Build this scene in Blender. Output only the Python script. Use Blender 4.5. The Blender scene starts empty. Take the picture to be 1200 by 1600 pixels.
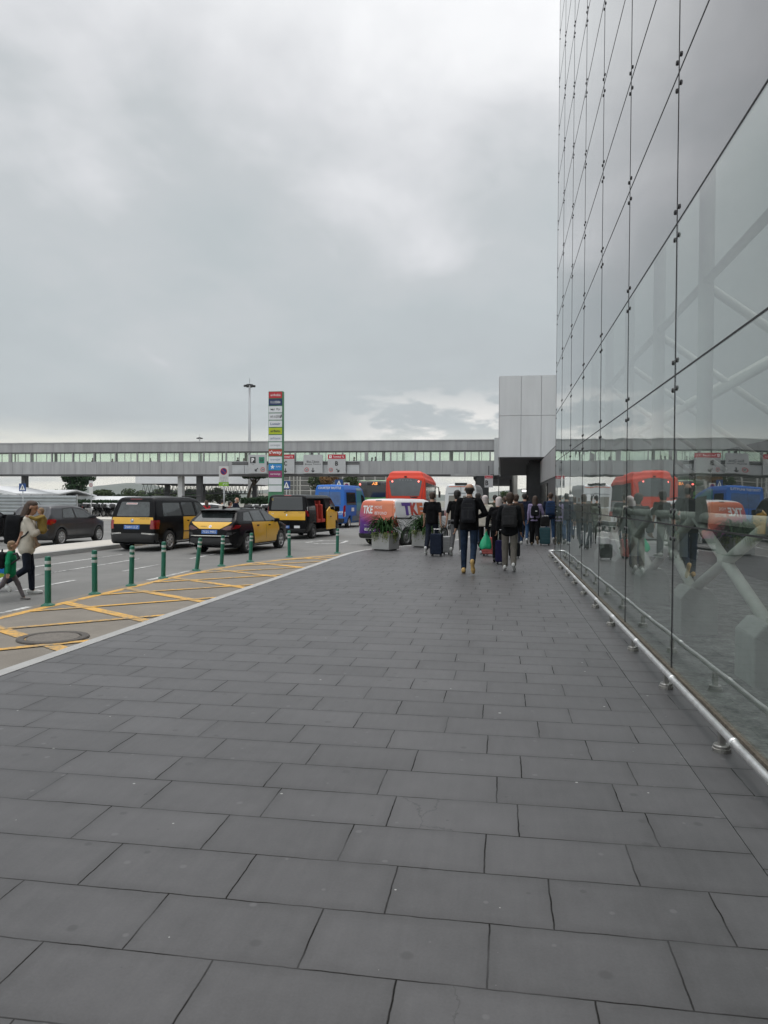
import bpy, bmesh, math, random
import numpy as np
from mathutils import Vector, Matrix
from mathutils.bvhtree import BVHTree
R = math.radians
random.seed(7)
S = bpy.context.scene
COL = S.collection

# ------------------------------------------------------------------ camera
CAM_H, FPX = 1.53, 1155.0
YAW, PITCH, ROLL = math.atan(183 / FPX), 0.02, 0.0055
PPX, PPY = 599.84, 806.1
def _axes():
    fwd = Vector((-math.sin(YAW) * math.cos(PITCH), math.cos(YAW) * math.cos(PITCH), -math.sin(PITCH)))
    r = Vector((math.cos(YAW), math.sin(YAW), 0)); u = r.cross(fwd)
    return (r * math.cos(ROLL) + u * math.sin(ROLL), u * math.cos(ROLL) - r * math.sin(ROLL), fwd)
CR, CU, CF = _axes()
cam = bpy.data.objects.new('camera', bpy.data.cameras.new('camera'))
COL.objects.link(cam)
cam.matrix_world = Matrix.Translation((0, 0, CAM_H)) @ Matrix((CR, CU, -CF)).transposed().to_4x4()
cam.data.sensor_fit = 'HORIZONTAL'; cam.data.sensor_width = 36
cam.data.lens = 36 * FPX / 1200
cam.data.shift_x = (600 - PPX) / 1600 ; cam.data.shift_y = (PPY - 800) / 1600
cam.data.shift_x *= 1600 / 1600; cam.data.clip_end = 9000; cam.data.clip_start = .05
S.camera = cam
def ray(px, py): return CF + CR * ((px - PPX) / FPX) - CU * ((py - PPY) / FPX)
def at(px, py, z=0.0):                      # ground point seen at a photo pixel
    d = ray(px, py); return Vector((0, 0, CAM_H)) + d * ((z - CAM_H) / d.z)
def aty(px, py, Y):                         # point at walkway distance Y
    d = ray(px, py); return Vector((0, 0, CAM_H)) + d * (Y / d.y)

# ------------------------------------------------------------------ world, sun, exposure
SUN_EL, SUN_AZ = R(66), R(-10)               # azimuth clockwise from +Y
W = bpy.data.worlds.new('World'); S.world = W; W.use_nodes = True
nt = W.node_tree; N = nt.nodes; L = nt.links; N.clear()
def nd(tree, t, **k):
    n = tree.nodes.new(t)
    for a, b in k.items():
        if a == 'inp':
            for i, v in b.items(): n.inputs[i].default_value = v
        else: setattr(n, a, b)
    return n
def mth(tree, op, a, b=None, c=None, clamp=False):
    n = tree.nodes.new('ShaderNodeMath'); n.operation = op; n.use_clamp = clamp
    for i, v in enumerate((a, b, c)):
        if v is None: continue
        if isinstance(v, (int, float)): n.inputs[i].default_value = v
        else: tree.links.new(v, n.inputs[i])
    return n.outputs[0]
def mixc(tree, f, a, b, mode='MIX'):
    n = tree.nodes.new('ShaderNodeMix'); n.data_type = 'RGBA'; n.blend_type = mode
    for s, v in ((n.inputs[0], f), (n.inputs[6], a), (n.inputs[7], b)):
        if isinstance(v, (int, float)): s.default_value = v
        elif isinstance(v, tuple): s.default_value = (*v[:3], 1)
        else: tree.links.new(v, s)
    return n.outputs[2]
def ramp(tree, f, stops):
    n = tree.nodes.new('ShaderNodeValToRGB'); e = n.color_ramp.elements
    while len(e) < len(stops): e.new(.5)
    for i, (p, c) in enumerate(stops):
        e[i].position = p; e[i].color = (c, c, c, 1) if isinstance(c, (int, float)) else (*c, 1)
    tree.links.new(f, n.inputs[0]); return n.outputs[0]
def build_world():
    sky = nd(nt, 'ShaderNodeTexSky', sky_type='NISHITA', sun_disc=False, sun_elevation=SUN_EL, sun_rotation=SUN_AZ)
    tc = nd(nt, 'ShaderNodeTexCoord'); sp = nd(nt, 'ShaderNodeSeparateXYZ'); L.new(tc.outputs['Generated'], sp.inputs[0])
    x, y, z = sp.outputs
    zc = mth(nt, 'MAXIMUM', z, 0.0)
    den = mth(nt, 'ADD', zc, .16)
    cb = nd(nt, 'ShaderNodeCombineXYZ'); L.new(mth(nt, 'DIVIDE', x, den), cb.inputs[0]); L.new(mth(nt, 'DIVIDE', y, den), cb.inputs[1])
    def noise(vec, sc, det, ro, dist=0, off=(0, 0, 0), scl=(1, 1, 1)):
        mp = nd(nt, 'ShaderNodeMapping'); L.new(vec, mp.inputs[0]); mp.inputs['Location'].default_value = off; mp.inputs['Scale'].default_value = scl
        n = nd(nt, 'ShaderNodeTexNoise', inp={'Scale': sc, 'Detail': det, 'Roughness': ro, 'Distortion': dist}); L.new(mp.outputs[0], n.inputs[0]); return n.outputs['Fac']
    big = noise(cb.outputs[0], .75, 5, .5, .3, (3.1, 1.7, 0))
    mid = noise(cb.outputs[0], 2.1, 7, .52, .4, (5.2, -2.4, 0))
    fine = noise(cb.outputs[0], 5.5, 7, .55, .3, (1.2, 8.4, 0), (1, .55, 1))
    v = mth(nt, 'ADD', mth(nt, 'ADD', mth(nt, 'MULTIPLY', big, .42), .135), mth(nt, 'ADD', mth(nt, 'MULTIPLY', mid, .25), mth(nt, 'MULTIPLY', fine, .14)))
    # the overcast layer is thinner and brighter high up ahead of us
    el = mth(nt, 'MULTIPLY', zc, .38)
    v2 = mth(nt, 'ADD', v, mth(nt, 'SUBTRACT', el, .128))
    # thinner patch of cloud where the hidden sun is
    g0 = ray(690, 60).normalized(); dp = mth(nt, 'ADD', mth(nt, 'ADD', mth(nt, 'MULTIPLY', x, g0.x), mth(nt, 'MULTIPLY', y, g0.y)), mth(nt, 'MULTIPLY', z, g0.z))
    v2 = mth(nt, 'ADD', v2, mth(nt, 'MULTIPLY', nd_map(dp, .945, 1.0), .15))
    g1 = ray(40, 0).normalized(); dq = mth(nt, 'ADD', mth(nt, 'ADD', mth(nt, 'MULTIPLY', x, g1.x), mth(nt, 'MULTIPLY', y, g1.y)), mth(nt, 'MULTIPLY', z, g1.z))
    v2 = mth(nt, 'ADD', v2, mth(nt, 'MULTIPLY', nd_map(dq, .95, 1.0), .06))
    base = ramp(nt, v2, [(.34, (.365, .392, .405)), (.50, (.395, .428, .440)), (.60, (.435, .458, .470)), (.68, (.55, .56, .575)), (.78, (.72, .725, .735)), (.92, (.88, .88, .885))])
    gain = mth(nt, 'ADD', mth(nt, 'ADD', 1.0, mth(nt, 'MULTIPLY', nd_map(z, .52, .92), .95)), mth(nt, 'MULTIPLY', nd_map(mth(nt, 'MULTIPLY', y, -1.0), -.1, .7), .85))
    base = mixc(nt, 1.0, base, gain, 'MULTIPLY')
    # lighter warm band of broken cloud near the horizon
    cs = nd(nt, 'ShaderNodeCombineXYZ'); az = mth(nt, 'ARCTAN2', x, y)
    L.new(mth(nt, 'MULTIPLY', az, 5.0), cs.inputs[0]); L.new(mth(nt, 'MULTIPLY', z, 34.0), cs.inputs[1])
    st = noise(cs.outputs[0], .9, 6, .55, .35)
    band = mth(nt, 'SUBTRACT', 1.0, nd_map(z, .045, .105), clamp=True)
    f = mth(nt, 'MULTIPLY', band, nd_map(st, .26, .56))
    warm = mixc(nt, f, base, (.76, .735, .64))
    # cumulus heads to the north
    cu = noise(cs.outputs[0], 2.6, 8, .58, .2, (2.3, .4, 0), (1, .38, 1))
    azm = nd_map(az, -.26, -.10)
    hi = mth(nt, 'SUBTRACT', 1.0, nd_map(z, .10, .165), clamp=True)
    cf = mth(nt, 'MULTIPLY', mth(nt, 'MULTIPLY', nd_map(cu, .47, .60), hi), azm)
    col = mixc(nt, mth(nt, 'MULTIPLY', cf, .8), warm, (.74, .715, .685))
    dn = mixc(nt, nd_map(z, -.02, .0), (.22, .22, .22), col)
    b1 = nd(nt, 'ShaderNodeBackground', inp={1: .06}); L.new(sky.outputs[0], b1.inputs[0])
    b2 = nd(nt, 'ShaderNodeBackground', inp={1: 1.0}); L.new(dn, b2.inputs[0])
    mx = nd(nt, 'ShaderNodeMixShader', inp={0: .95}); L.new(b1.outputs[0], mx.inputs[1]); L.new(b2.outputs[0], mx.inputs[2])
    out = nd(nt, 'ShaderNodeOutputWorld'); L.new(mx.outputs[0], out.inputs[0])
def nd_map(v, a, b):
    n = nt.nodes.new('ShaderNodeMapRange'); n.interpolation_type = 'SMOOTHSTEP'
    n.inputs[1].default_value = a; n.inputs[2].default_value = b; nt.links.new(v, n.inputs[0]); return n.outputs[0]
build_world()
sun = bpy.data.objects.new('sun', bpy.data.lights.new('sun', 'SUN')); COL.objects.link(sun)
sun.data.energy = .5; sun.data.angle = R(25); sun.data.color = (1, .96, .9)
sun.rotation_euler = Vector((math.sin(SUN_AZ) * math.cos(SUN_EL), math.cos(SUN_AZ) * math.cos(SUN_EL), math.sin(SUN_EL))).to_track_quat('Z', 'Y').to_euler()
vs = S.view_settings; vs.view_transform = 'Standard'; vs.look = 'None'; vs.gamma = 1; vs.exposure = 0.42; vs.use_curve_mapping = False
S.cycles.use_denoising = True
S.cycles.max_bounces = 8; S.cycles.diffuse_bounces = 3; S.cycles.glossy_bounces = 4; S.cycles.transmission_bounces = 6; S.cycles.transparent_max_bounces = 16
S.cycles.caustics_reflective = False; S.cycles.caustics_refractive = False

# ------------------------------------------------------------------ materials
MATS = {}
def mat(name, color=(.5, .5, .5), rough=.6, metal=0.0, var=.12, scale=6.0, bump=0.0, bscale=40.0, coat=0.0, spec=.5, emit=None, streak=0.0):
    if name in MATS: return MATS[name]
    m = bpy.data.materials.new(name); m.use_nodes = True; t = m.node_tree
    p = t.nodes['Principled BSDF']; p.inputs['Roughness'].default_value = rough; p.inputs['Metallic'].default_value = metal
    p.inputs['Specular IOR Level'].default_value = spec
    if coat: p.inputs['Coat Weight'].default_value = coat; p.inputs['Coat Roughness'].default_value = .04
    tc = nd(t, 'ShaderNodeTexCoord')
    n = nd(t, 'ShaderNodeTexNoise', inp={'Scale': scale, 'Detail': 6, 'Roughness': .6}); t.links.new(tc.outputs['Object'], n.inputs[0])
    if streak:
        mp = nd(t, 'ShaderNodeMapping'); mp.inputs['Scale'].default_value = (1, 1, streak); t.links.new(tc.outputs['Object'], mp.inputs[0]); t.links.new(mp.outputs[0], n.inputs[0])
    lo = tuple(c * (1 - var) for c in color); hi = tuple(min(1, c * (1 + var)) for c in color)
    mr = nd(t, 'ShaderNodeMapRange', inp={1: .3, 2: .7}); t.links.new(n.outputs['Fac'], mr.inputs[0])
    t.links.new(mixc(t, mr.outputs[0], lo, hi), p.inputs['Base Color'])
    rr = mth(t, 'ADD', mth(t, 'MULTIPLY', mr.outputs[0], .12 * rough), rough * .94); t.links.new(rr, p.inputs['Roughness'])
    if bump:
        n2 = nd(t, 'ShaderNodeTexNoise', inp={'Scale': bscale, 'Detail': 5}); t.links.new(tc.outputs['Object'], n2.inputs[0])
        b = nd(t, 'ShaderNodeBump', inp={'Strength': bump, 'Distance': .02}); t.links.new(n2.outputs['Fac'], b.inputs['Height']); t.links.new(b.outputs[0], p.inputs['Normal'])
    if emit:
        p.inputs['Emission Color'].default_value = (*emit[:3], 1); p.inputs['Emission Strength'].default_value = emit[3]
    MATS[name] = m; return m

def slab_mat(name, rowp, row0, colw, base, seed=0.0, alongY=False):
    m = bpy.data.materials.new(name); m.use_nodes = True; t = m.node_tree; p = t.nodes['Principled BSDF']
    g = nd(t, 'ShaderNodeNewGeometry'); sp = nd(t, 'ShaderNodeSeparateXYZ')
    wob = nd(t, 'ShaderNodeTexNoise', inp={'Scale': 9, 'Detail': 4}); t.links.new(g.outputs['Position'], wob.inputs[0])
    vm = nd(t, 'ShaderNodeVectorMath', operation='MULTIPLY_ADD'); vm.inputs[1].default_value = (.012, .012, 0)
    t.links.new(wob.outputs['Color'], vm.inputs[0]); t.links.new(g.outputs['Position'], vm.inputs[2]); t.links.new(vm.outputs[0], sp.inputs[0])
    x, y, z = sp.outputs
    yr = mth(t, 'DIVIDE', mth(t, 'SUBTRACT', y, row0), rowp); row = mth(t, 'FLOOR', yr); fy = mth(t, 'SUBTRACT', yr, row)
    wn = nd(t, 'ShaderNodeTexWhiteNoise', noise_dimensions='1D'); t.links.new(mth(t, 'ADD', row, 17.3 + seed), wn.inputs['W'])
    par = mth(t, 'MODULO', mth(t, 'ABSOLUTE', row), 2.0)
    off = mth(t, 'ADD', mth(t, 'MULTIPLY', par, .5), mth(t, 'MULTIPLY', wn.outputs['Value'], .34))
    xr = mth(t, 'ADD', mth(t, 'DIVIDE', x, colw), off); colu = mth(t, 'FLOOR', xr); fx = mth(t, 'SUBTRACT', xr, colu)
    w2 = nd(t, 'ShaderNodeTexWhiteNoise', noise_dimensions='2D'); cb = nd(t, 'ShaderNodeCombineXYZ'); t.links.new(row, cb.inputs[0]); t.links.new(colu, cb.inputs[1]); t.links.new(cb.outputs[0], w2.inputs['Vector'])
    ex = mth(t, 'MULTIPLY', mth(t, 'MINIMUM', fx, mth(t, 'SUBTRACT', 1.0, fx)), colw)
    ey = mth(t, 'MULTIPLY', mth(t, 'MINIMUM', fy, mth(t, 'SUBTRACT', 1.0, fy)), rowp)
    e = mth(t, 'MINIMUM', ex, ey)
    jm = nd(t, 'ShaderNodeMapRange', inp={1: .0016, 2: .0046, 3: 1, 4: 0}); t.links.new(e, jm.inputs[0])
    jn = nd(t, 'ShaderNodeTexNoise', inp={'Scale': 2.3, 'Detail': 5}); t.links.new(g.outputs['Position'], jn.inputs[0])
    js = nd(t, 'ShaderNodeMapRange', inp={1: .32, 2: .55, 3: .35, 4: 1}); t.links.new(jn.outputs['Fac'], js.inputs[0])
    joint = mth(t, 'MULTIPLY', jm.outputs[0], js.outputs[0])
    dirt = nd(t, 'ShaderNodeMapRange', inp={1: .004, 2: .06, 3: .16, 4: 0}); t.links.new(e, dirt.inputs[0])
    n1 = nd(t, 'ShaderNodeTexNoise', inp={'Scale': 1.1, 'Detail': 8, 'Roughness': .62}); t.links.new(g.outputs['Position'], n1.inputs[0])
    n2 = nd(t, 'ShaderNodeTexNoise', inp={'Scale': 90, 'Detail': 5, 'Roughness': .7}); t.links.new(g.outputs['Position'], n2.inputs[0])
    n3 = nd(t, 'ShaderNodeTexNoise', inp={'Scale': 7, 'Detail': 8, 'Roughness': .65}); t.links.new(g.outputs['Position'], n3.inputs[0])
    def ex_(v, a, b):
        q = nd(t, 'ShaderNodeMapRange', inp={1: a, 2: b}); t.links.new(v, q.inputs[0]); return q.outputs[0]
    mpn = nd(t, 'ShaderNodeMapping'); mpn.inputs['Rotation'].default_value = (0, 0, .5); mpn.inputs['Scale'].default_value = (14, 1.6, 1); t.links.new(g.outputs['Position'], mpn.inputs[0])
    n4 = nd(t, 'ShaderNodeTexNoise', inp={'Scale': 1.5, 'Detail': 6, 'Roughness': .6}); t.links.new(mpn.outputs[0], n4.inputs[0])
    k = mth(t, 'ADD', mth(t, 'MULTIPLY', w2.outputs['Value'], .17), mth(t, 'MULTIPLY', ex_(n1.outputs['Fac'], .3, .7), .30))
    k = mth(t, 'ADD', k, mth(t, 'MULTIPLY', ex_(n4.outputs['Fac'], .35, .7), .11))
    k = mth(t, 'ADD', k, mth(t, 'MULTIPLY', ex_(n2.outputs['Fac'], .25, .75), .22)); k = mth(t, 'ADD', k, mth(t, 'MULTIPLY', ex_(n3.outputs['Fac'], .3, .7), .22))
    k = mth(t, 'SUBTRACT', mth(t, 'ADD', k, .47), dirt.outputs[0])
    c = mixc(t, 1.0, base, k, 'MULTIPLY')
    # chewing-gum spots, drips and scuffs
    def spots(sc, r, prob, colr, fac, dx):
        nonlocal c
        mp = nd(t, 'ShaderNodeMapping'); mp.inputs['Location'].default_value = (dx, dx * .7, 0); t.links.new(vm.outputs[0], mp.inputs[0])
        v = nd(t, 'ShaderNodeTexVoronoi', voronoi_dimensions='2D', inp={'Scale': sc, 'Randomness': 1}); t.links.new(mp.outputs[0], v.inputs['Vector'])
        s1 = nd(t, 'ShaderNodeSeparateColor'); t.links.new(v.outputs['Color'], s1.inputs[0])
        rad = mth(t, 'MULTIPLY', s1.outputs[1], r * sc)
        mr = nd(t, 'ShaderNodeMapRange', inp={3: 1, 4: 0}); t.links.new(mth(t, 'MULTIPLY', rad, .55), mr.inputs[1]); t.links.new(rad, mr.inputs[2]); t.links.new(v.outputs['Distance'], mr.inputs[0])
        on = mth(t, 'LESS_THAN', s1.outputs[0], prob)
        c = mixc(t, mth(t, 'MULTIPLY', mth(t, 'MULTIPLY', mr.outputs[0], on), fac), c, colr)
    spots(3.2, .034, .40, tuple(b * .5 for b in base), .55, 0.0)
    spots(4.6, .020, .30, tuple(min(1, b * 1.9) for b in base), .42, 3.3)
    spots(2.6, .013, .16, (.55, .55, .53), .75, 7.7)
    c = mixc(t, joint, c, (.022, .021, .02))
    # hair cracks in a few slabs
    cv = nd(t, 'ShaderNodeTexVoronoi', feature='DISTANCE_TO_EDGE', inp={'Scale': 1.15}); cn = nd(t, 'ShaderNodeVectorMath', operation='MULTIPLY_ADD')
    t.links.new(n3.outputs['Color'], cn.inputs[0]); cn.inputs[1].default_value = (.16, .16, 0); t.links.new(g.outputs['Position'], cn.inputs[2]); t.links.new(cn.outputs[0], cv.inputs['Vector'])
    cm = nd(t, 'ShaderNodeMapRange', inp={1: .0, 2: .0045, 3: 1, 4: 0}); t.links.new(cv.outputs['Distance'], cm.inputs[0])
    gate = mth(t, 'GREATER_THAN', w2.outputs['Value'], .95)
    crack = mth(t, 'MULTIPLY', mth(t, 'MULTIPLY', cm.outputs[0], gate), .6)
    c = mixc(t, crack, c, (.03, .03, .03))
    t.links.new(c, p.inputs['Base Color']); t.links.new(mth(t, 'MULTIPLY', mth(t, 'SUBTRACT', 1.0, joint), .42), p.inputs['Specular IOR Level'])
    rr = mth(t, 'ADD', mth(t, 'MULTIPLY', n3.outputs['Fac'], .20), .35); t.links.new(rr, p.inputs['Roughness'])
    h = mth(t, 'SUBTRACT', mth(t, 'ADD', mth(t, 'MULTIPLY', n2.outputs['Fac'], .10), mth(t, 'MULTIPLY', w2.outputs['Value'], .25)), joint)
    b = nd(t, 'ShaderNodeBump', inp={'Strength': .25, 'Distance': .005}); t.links.new(h, b.inputs['Height']); t.links.new(b.outputs[0], p.inputs['Normal'])
    return m

def ground_mat(name, base, alt, sc=1.2, grain=220, gk=.5, rough=.85):
    m = bpy.data.materials.new(name); m.use_nodes = True; t = m.node_tree; p = t.nodes['Principled BSDF']
    g = nd(t, 'ShaderNodeNewGeometry')
    def ns(s, d=6, r=.6):
        n = nd(t, 'ShaderNodeTexNoise', inp={'Scale': s, 'Detail': d, 'Roughness': r}); t.links.new(g.outputs['Position'], n.inputs[0]); return n.outputs['Fac']
    a, b2, c3 = ns(sc), ns(grain, 3, .7), ns(sc * .22, 5, .5)
    mr = nd(t, 'ShaderNodeMapRange', inp={1: .3, 2: .7}); t.links.new(mth(t, 'MULTIPLY', mth(t, 'ADD', a, c3), .5), mr.inputs[0])
    c = mixc(t, mr.outputs[0], base, alt)
    k = mth(t, 'ADD', mth(t, 'MULTIPLY', b2, gk * 2), 1 - gk)
    c = mixc(t, 1.0, c, k, 'MULTIPLY')
    t.links.new(c, p.inputs['Base Color']); p.inputs['Roughness'].default_value = rough
    b = nd(t, 'ShaderNodeBump', inp={'Strength': .4, 'Distance': .01}); t.links.new(b2, b.inputs['Height']); t.links.new(b.outputs[0], p.inputs['Normal'])
    return m

def paint_mat(name, col, under, wear=.45):
    m = bpy.data.materials.new(name); m.use_nodes = True; t = m.node_tree; p = t.nodes['Principled BSDF']
    g = nd(t, 'ShaderNodeNewGeometry')
    def ns(s, d=6, r=.65):
        n = nd(t, 'ShaderNodeTexNoise', inp={'Scale': s, 'Detail': d, 'Roughness': r}); t.links.new(g.outputs['Position'], n.inputs[0]); return n.outputs['Fac']
    v = mth(t, 'ADD', mth(t, 'MULTIPLY', ns(17), .55), mth(t, 'MULTIPLY', ns(1.4), .5))
    mr = nd(t, 'ShaderNodeMapRange', inp={1: wear, 2: wear + .14}); t.links.new(v, mr.inputs[0])
    t.links.new(mixc(t, mr.outputs[0], under, col), p.inputs['Base Color']); p.inputs['Roughness'].default_value = .75
    return m

def facade_glass(name, tint=(.80, .86, .83), f0=.085, opaque=None, wob=.0075):
    m = bpy.data.materials.new(name); m.use_nodes = True; t = m.node_tree
    out = t.nodes['Material Output']; t.nodes.remove(t.nodes['Principled BSDF'])
    g = nd(t, 'ShaderNodeNewGeometry'); oi = nd(t, 'ShaderNodeObjectInfo'); tc = nd(t, 'ShaderNodeTexCoord')
    vm = nd(t, 'ShaderNodeVectorMath', operation='ADD'); sc = nd(t, 'ShaderNodeVectorMath', operation='SCALE'); sc.inputs['Scale'].default_value = 40
    cb = nd(t, 'ShaderNodeCombineXYZ'); t.links.new(oi.outputs['Random'], cb.inputs[0]); t.links.new(cb.outputs[0], sc.inputs[0])
    t.links.new(tc.outputs['Object'], vm.inputs[0]); t.links.new(sc.outputs[0], vm.inputs[1])
    n = nd(t, 'ShaderNodeTexNoise', inp={'Scale': .75, 'Detail': 1, 'Roughness': .4}); t.links.new(vm.outputs[0], n.inputs[0])
    b = nd(t, 'ShaderNodeBump', inp={'Strength': 1.0, 'Distance': wob}); t.links.new(n.outputs['Fac'], b.inputs['Height'])
    dt = nd(t, 'ShaderNodeVectorMath', operation='DOT_PRODUCT'); t.links.new(g.outputs['Incoming'], dt.inputs[0]); t.links.new(g.outputs['Normal'], dt.inputs[1])
    ca = mth(t, 'ABSOLUTE', dt.outputs['Value'])
    fr = mth(t, 'ADD', mth(t, 'MULTIPLY', mth(t, 'POWER', mth(t, 'SUBTRACT', 1.0, ca), 3.7), 1 - f0), f0, clamp=True)
    gl = nd(t, 'ShaderNodeBsdfGlossy', inp={'Roughness': .0, 'Color': (.93, .95, .95, 1)}); t.links.new(b.outputs[0], gl.inputs['Normal'])
    mx = nd(t, 'ShaderNodeMixShader'); t.links.new(fr, mx.inputs[0])
    if opaque:
        df = nd(t, 'ShaderNodeBsdfDiffuse'); df.inputs[0].default_value = (*opaque, 1)
        d2 = nd(t, 'ShaderNodeTexNoise', inp={'Scale': .5, 'Detail': 5}); t.links.new(vm.outputs[0], d2.inputs[0])
        t.links.new(mixc(t, d2.outputs['Fac'], tuple(c * .85 for c in opaque), tuple(c * 1.15 for c in opaque)), df.inputs[0])
        t.links.new(df.outputs[0], mx.inputs[1])
    else:
        tr = nd(t, 'ShaderNodeBsdfTransparent'); tr.inputs[0].default_value = (*tint, 1)
        df = nd(t, 'ShaderNodeBsdfDiffuse'); df.inputs[0].default_value = (.45, .47, .45, 1)      # thin film of dust
        dm = nd(t, 'ShaderNodeTexNoise', inp={'Scale': 1.3, 'Detail': 6}); t.links.new(vm.outputs[0], dm.inputs[0])
        m2 = nd(t, 'ShaderNodeMixShader'); t.links.new(mth(t, 'MULTIPLY', dm.outputs['Fac'], .10), m2.inputs[0])
        t.links.new(tr.outputs[0], m2.inputs[1]); t.links.new(df.outputs[0], m2.inputs[2]); t.links.new(m2.outputs[0], mx.inputs[1])
    t.links.new(gl.outputs[0], mx.inputs[2]); t.links.new(mx.outputs[0], out.inputs[0])
    return m

# ------------------------------------------------------------------ mesh helpers
def tag(o, label=None, cat=None, group=None, kind=None):
    if label: o['label'] = label
    if cat: o['category'] = cat
    if group: o['group'] = group
    if kind: o['kind'] = kind
    return o
def thing(name, label, cat, loc=(0, 0, 0), rz=0.0, group=None):
    o = bpy.data.objects.new(name, None); COL.objects.link(o); o.empty_display_size = .1
    o.location = loc; o.rotation_euler = (0, 0, rz); return tag(o, label, cat, group)
def link_mesh(name, me, parent=None, smooth=False):
    o = bpy.data.objects.new(name, me); COL.objects.link(o)
    if parent is not None: o.parent = parent
    if smooth: me.polygons.foreach_set('use_smooth', [True] * len(me.polygons))
    return o
def copy_tree(o, parent=None):
    c = o.copy(); COL.objects.link(c)
    if parent is not None: c.parent = parent
    for ch in list(o.children): copy_tree(ch, c)
    return c
class MB:
    def __init__(s): s.v = []; s.f = []; s.m = []
    def add(s, vs, fs, mi=0):
        o = len(s.v); s.v += [tuple(p) for p in vs]; s.f += [tuple(i + o for i in f) for f in fs]; s.m += [mi] * len(fs); return s
    def box(s, c, d, rz=0.0, mi=0, M=None):
        x, y, z = (k / 2 for k in d); P = [Vector((i * x, j * y, k * z)) for k in (-1, 1) for j in (-1, 1) for i in (-1, 1)]
        Mx = Matrix.Translation(c) @ (M.to_4x4() if M is not None else Matrix.Rotation(rz, 4, 'Z'))
        return s.add([Mx @ p for p in P], [(0, 2, 3, 1), (4, 5, 7, 6), (0, 1, 5, 4), (2, 6, 7, 3), (0, 4, 6, 2), (1, 3, 7, 5)], mi)
    def span(s, a, b, mi=0):
        return s.box([(i + j) / 2 for i, j in zip(a, b)], [abs(j - i) for i, j in zip(a, b)], mi=mi)
    def tube(s, pts, r, n=10, mi=0, caps=True):
        pts = [Vector(p) for p in pts]; rr = r if isinstance(r, (list, tuple)) else [r] * len(pts); vs = []; fs = []
        d0 = (pts[1] - pts[0]).normalized(); u = d0.orthogonal().normalized()
        for i, p in enumerate(pts):
            d = ((pts[min(i + 1, len(pts) - 1)] - pts[max(i - 1, 0)])).normalized()
            u = (u - d * u.dot(d)).normalized(); w = d.cross(u)
            vs += [p + (u * math.cos(2 * math.pi * k / n) + w * math.sin(2 * math.pi * k / n)) * rr[i] for k in range(n)]
        for i in range(len(pts) - 1):
            for k in range(n): a = i * n + k; b = i * n + (k + 1) % n; fs.append((a, b, b + n, a + n))
        if caps: fs.append(tuple(range(n))[::-1]); fs.append(tuple(range((len(pts) - 1) * n, len(pts) * n)))
        return s.add(vs, fs, mi)
    def lathe(s, prof, c=(0, 0, 0), axis='z', n=24, mi=0):
        vs = []; fs = []; c = Vector(c)
        for r, h in prof:
            for k in range(n):
                a = 2 * math.pi * k / n; x, y = r * math.cos(a), r * math.sin(a)
                vs.append(c + (Vector((x, y, h)) if axis == 'z' else Vector((h, x, y)) if axis == 'x' else Vector((y, h, x))))
        for i in range(len(prof) - 1):
            for k in range(n): a = i * n + k; b = i * n + (k + 1) % n; fs.append((a, b, b + n, a + n))
        return s.add(vs, fs, mi)
    def prism(s, poly, lo, hi, axis='z', mi=0):
        n = len(poly); mk = {'z': lambda p, h: (p[0], p[1], h), 'x': lambda p, h: (h, p[0], p[1]), 'y': lambda p, h: (p[0], h, p[1])}[axis]
        vs = [mk(p, lo) for p in poly] + [mk(p, hi) for p in poly]
        fs = [tuple(range(n))[::-1], tuple(range(n, 2 * n))] + [(i, (i + 1) % n, n + (i + 1) % n, n + i) for i in range(n)]
        return s.add(vs, fs, mi)
    def build(s, name, mats, parent=None, smooth=False, bevel=0.0, loc=None):
        me = bpy.data.meshes.new(name); me.from_pydata(s.v, [], s.f)
        mats = mats if isinstance(mats, (list, tuple)) else [mats]
        for m in mats: me.materials.append(m)
        me.polygons.foreach_set('material_index', s.m)
        bm = bmesh.new(); bm.from_mesh(me); bmesh.ops.recalc_face_normals(bm, faces=bm.faces); bm.to_mesh(me); bm.free()
        o = link_mesh(name, me, parent, smooth)
        if loc is not None: o.location = loc
        if bevel: b = o.modifiers.new('bevel', 'BEVEL'); b.width = bevel; b.segments = 2; b.limit_method = 'ANGLE'
        return o
_TX = {}
def text_mesh(s, size=1.0, align='CENTER', bold=0.0):
    key = (s, align, bold)
    if key not in _TX:
        cu = bpy.data.curves.new('t', 'FONT'); cu.body = s; cu.align_x = align; cu.align_y = 'CENTER'; cu.resolution_u = 2; cu.offset = bold
        ob = bpy.data.objects.new('t', cu); me = bpy.data.meshes.new_from_object(ob)
        _TX[key] = ([tuple(v.co[:2]) for v in me.vertices], [tuple(p.vertices) for p in me.polygons])
        bpy.data.objects.remove(ob); bpy.data.curves.remove(cu); bpy.data.meshes.remove(me)
    v, f = _TX[key]; return [(x * size, y * size) for x, y in v], f
def text_fit(s, cx, cz, w, h, bold=0.0):
    v, f = text_mesh(s, 1.0, 'CENTER', bold)
    x0, x1 = min(p[0] for p in v), max(p[0] for p in v); z0, z1 = min(p[1] for p in v), max(p[1] for p in v)
    sx = w / max(x1 - x0, 1e-3); sz = h / max(z1 - z0, 1e-3)
    return [(cx + (p[0] - (x0 + x1) / 2) * sx, cz + (p[1] - (z0 + z1) / 2) * sz) for p in v], f
def flat(mb, verts2, faces, y, mi=0):       # drawn on a sign that faces -Y
    mb.add([(x, y, z) for x, z in verts2], faces, mi)
def disc2(cx, cz, r, n=24): return [(cx + r * math.cos(2 * math.pi * k / n), cz + r * math.sin(2 * math.pi * k / n)) for k in range(n)]
def ring2(cx, cz, r0, r1, n=28):
    v = disc2(cx, cz, r0, n) + disc2(cx, cz, r1, n); return v, [(k, (k + 1) % n, n + (k + 1) % n, n + k) for k in range(n)]
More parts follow.
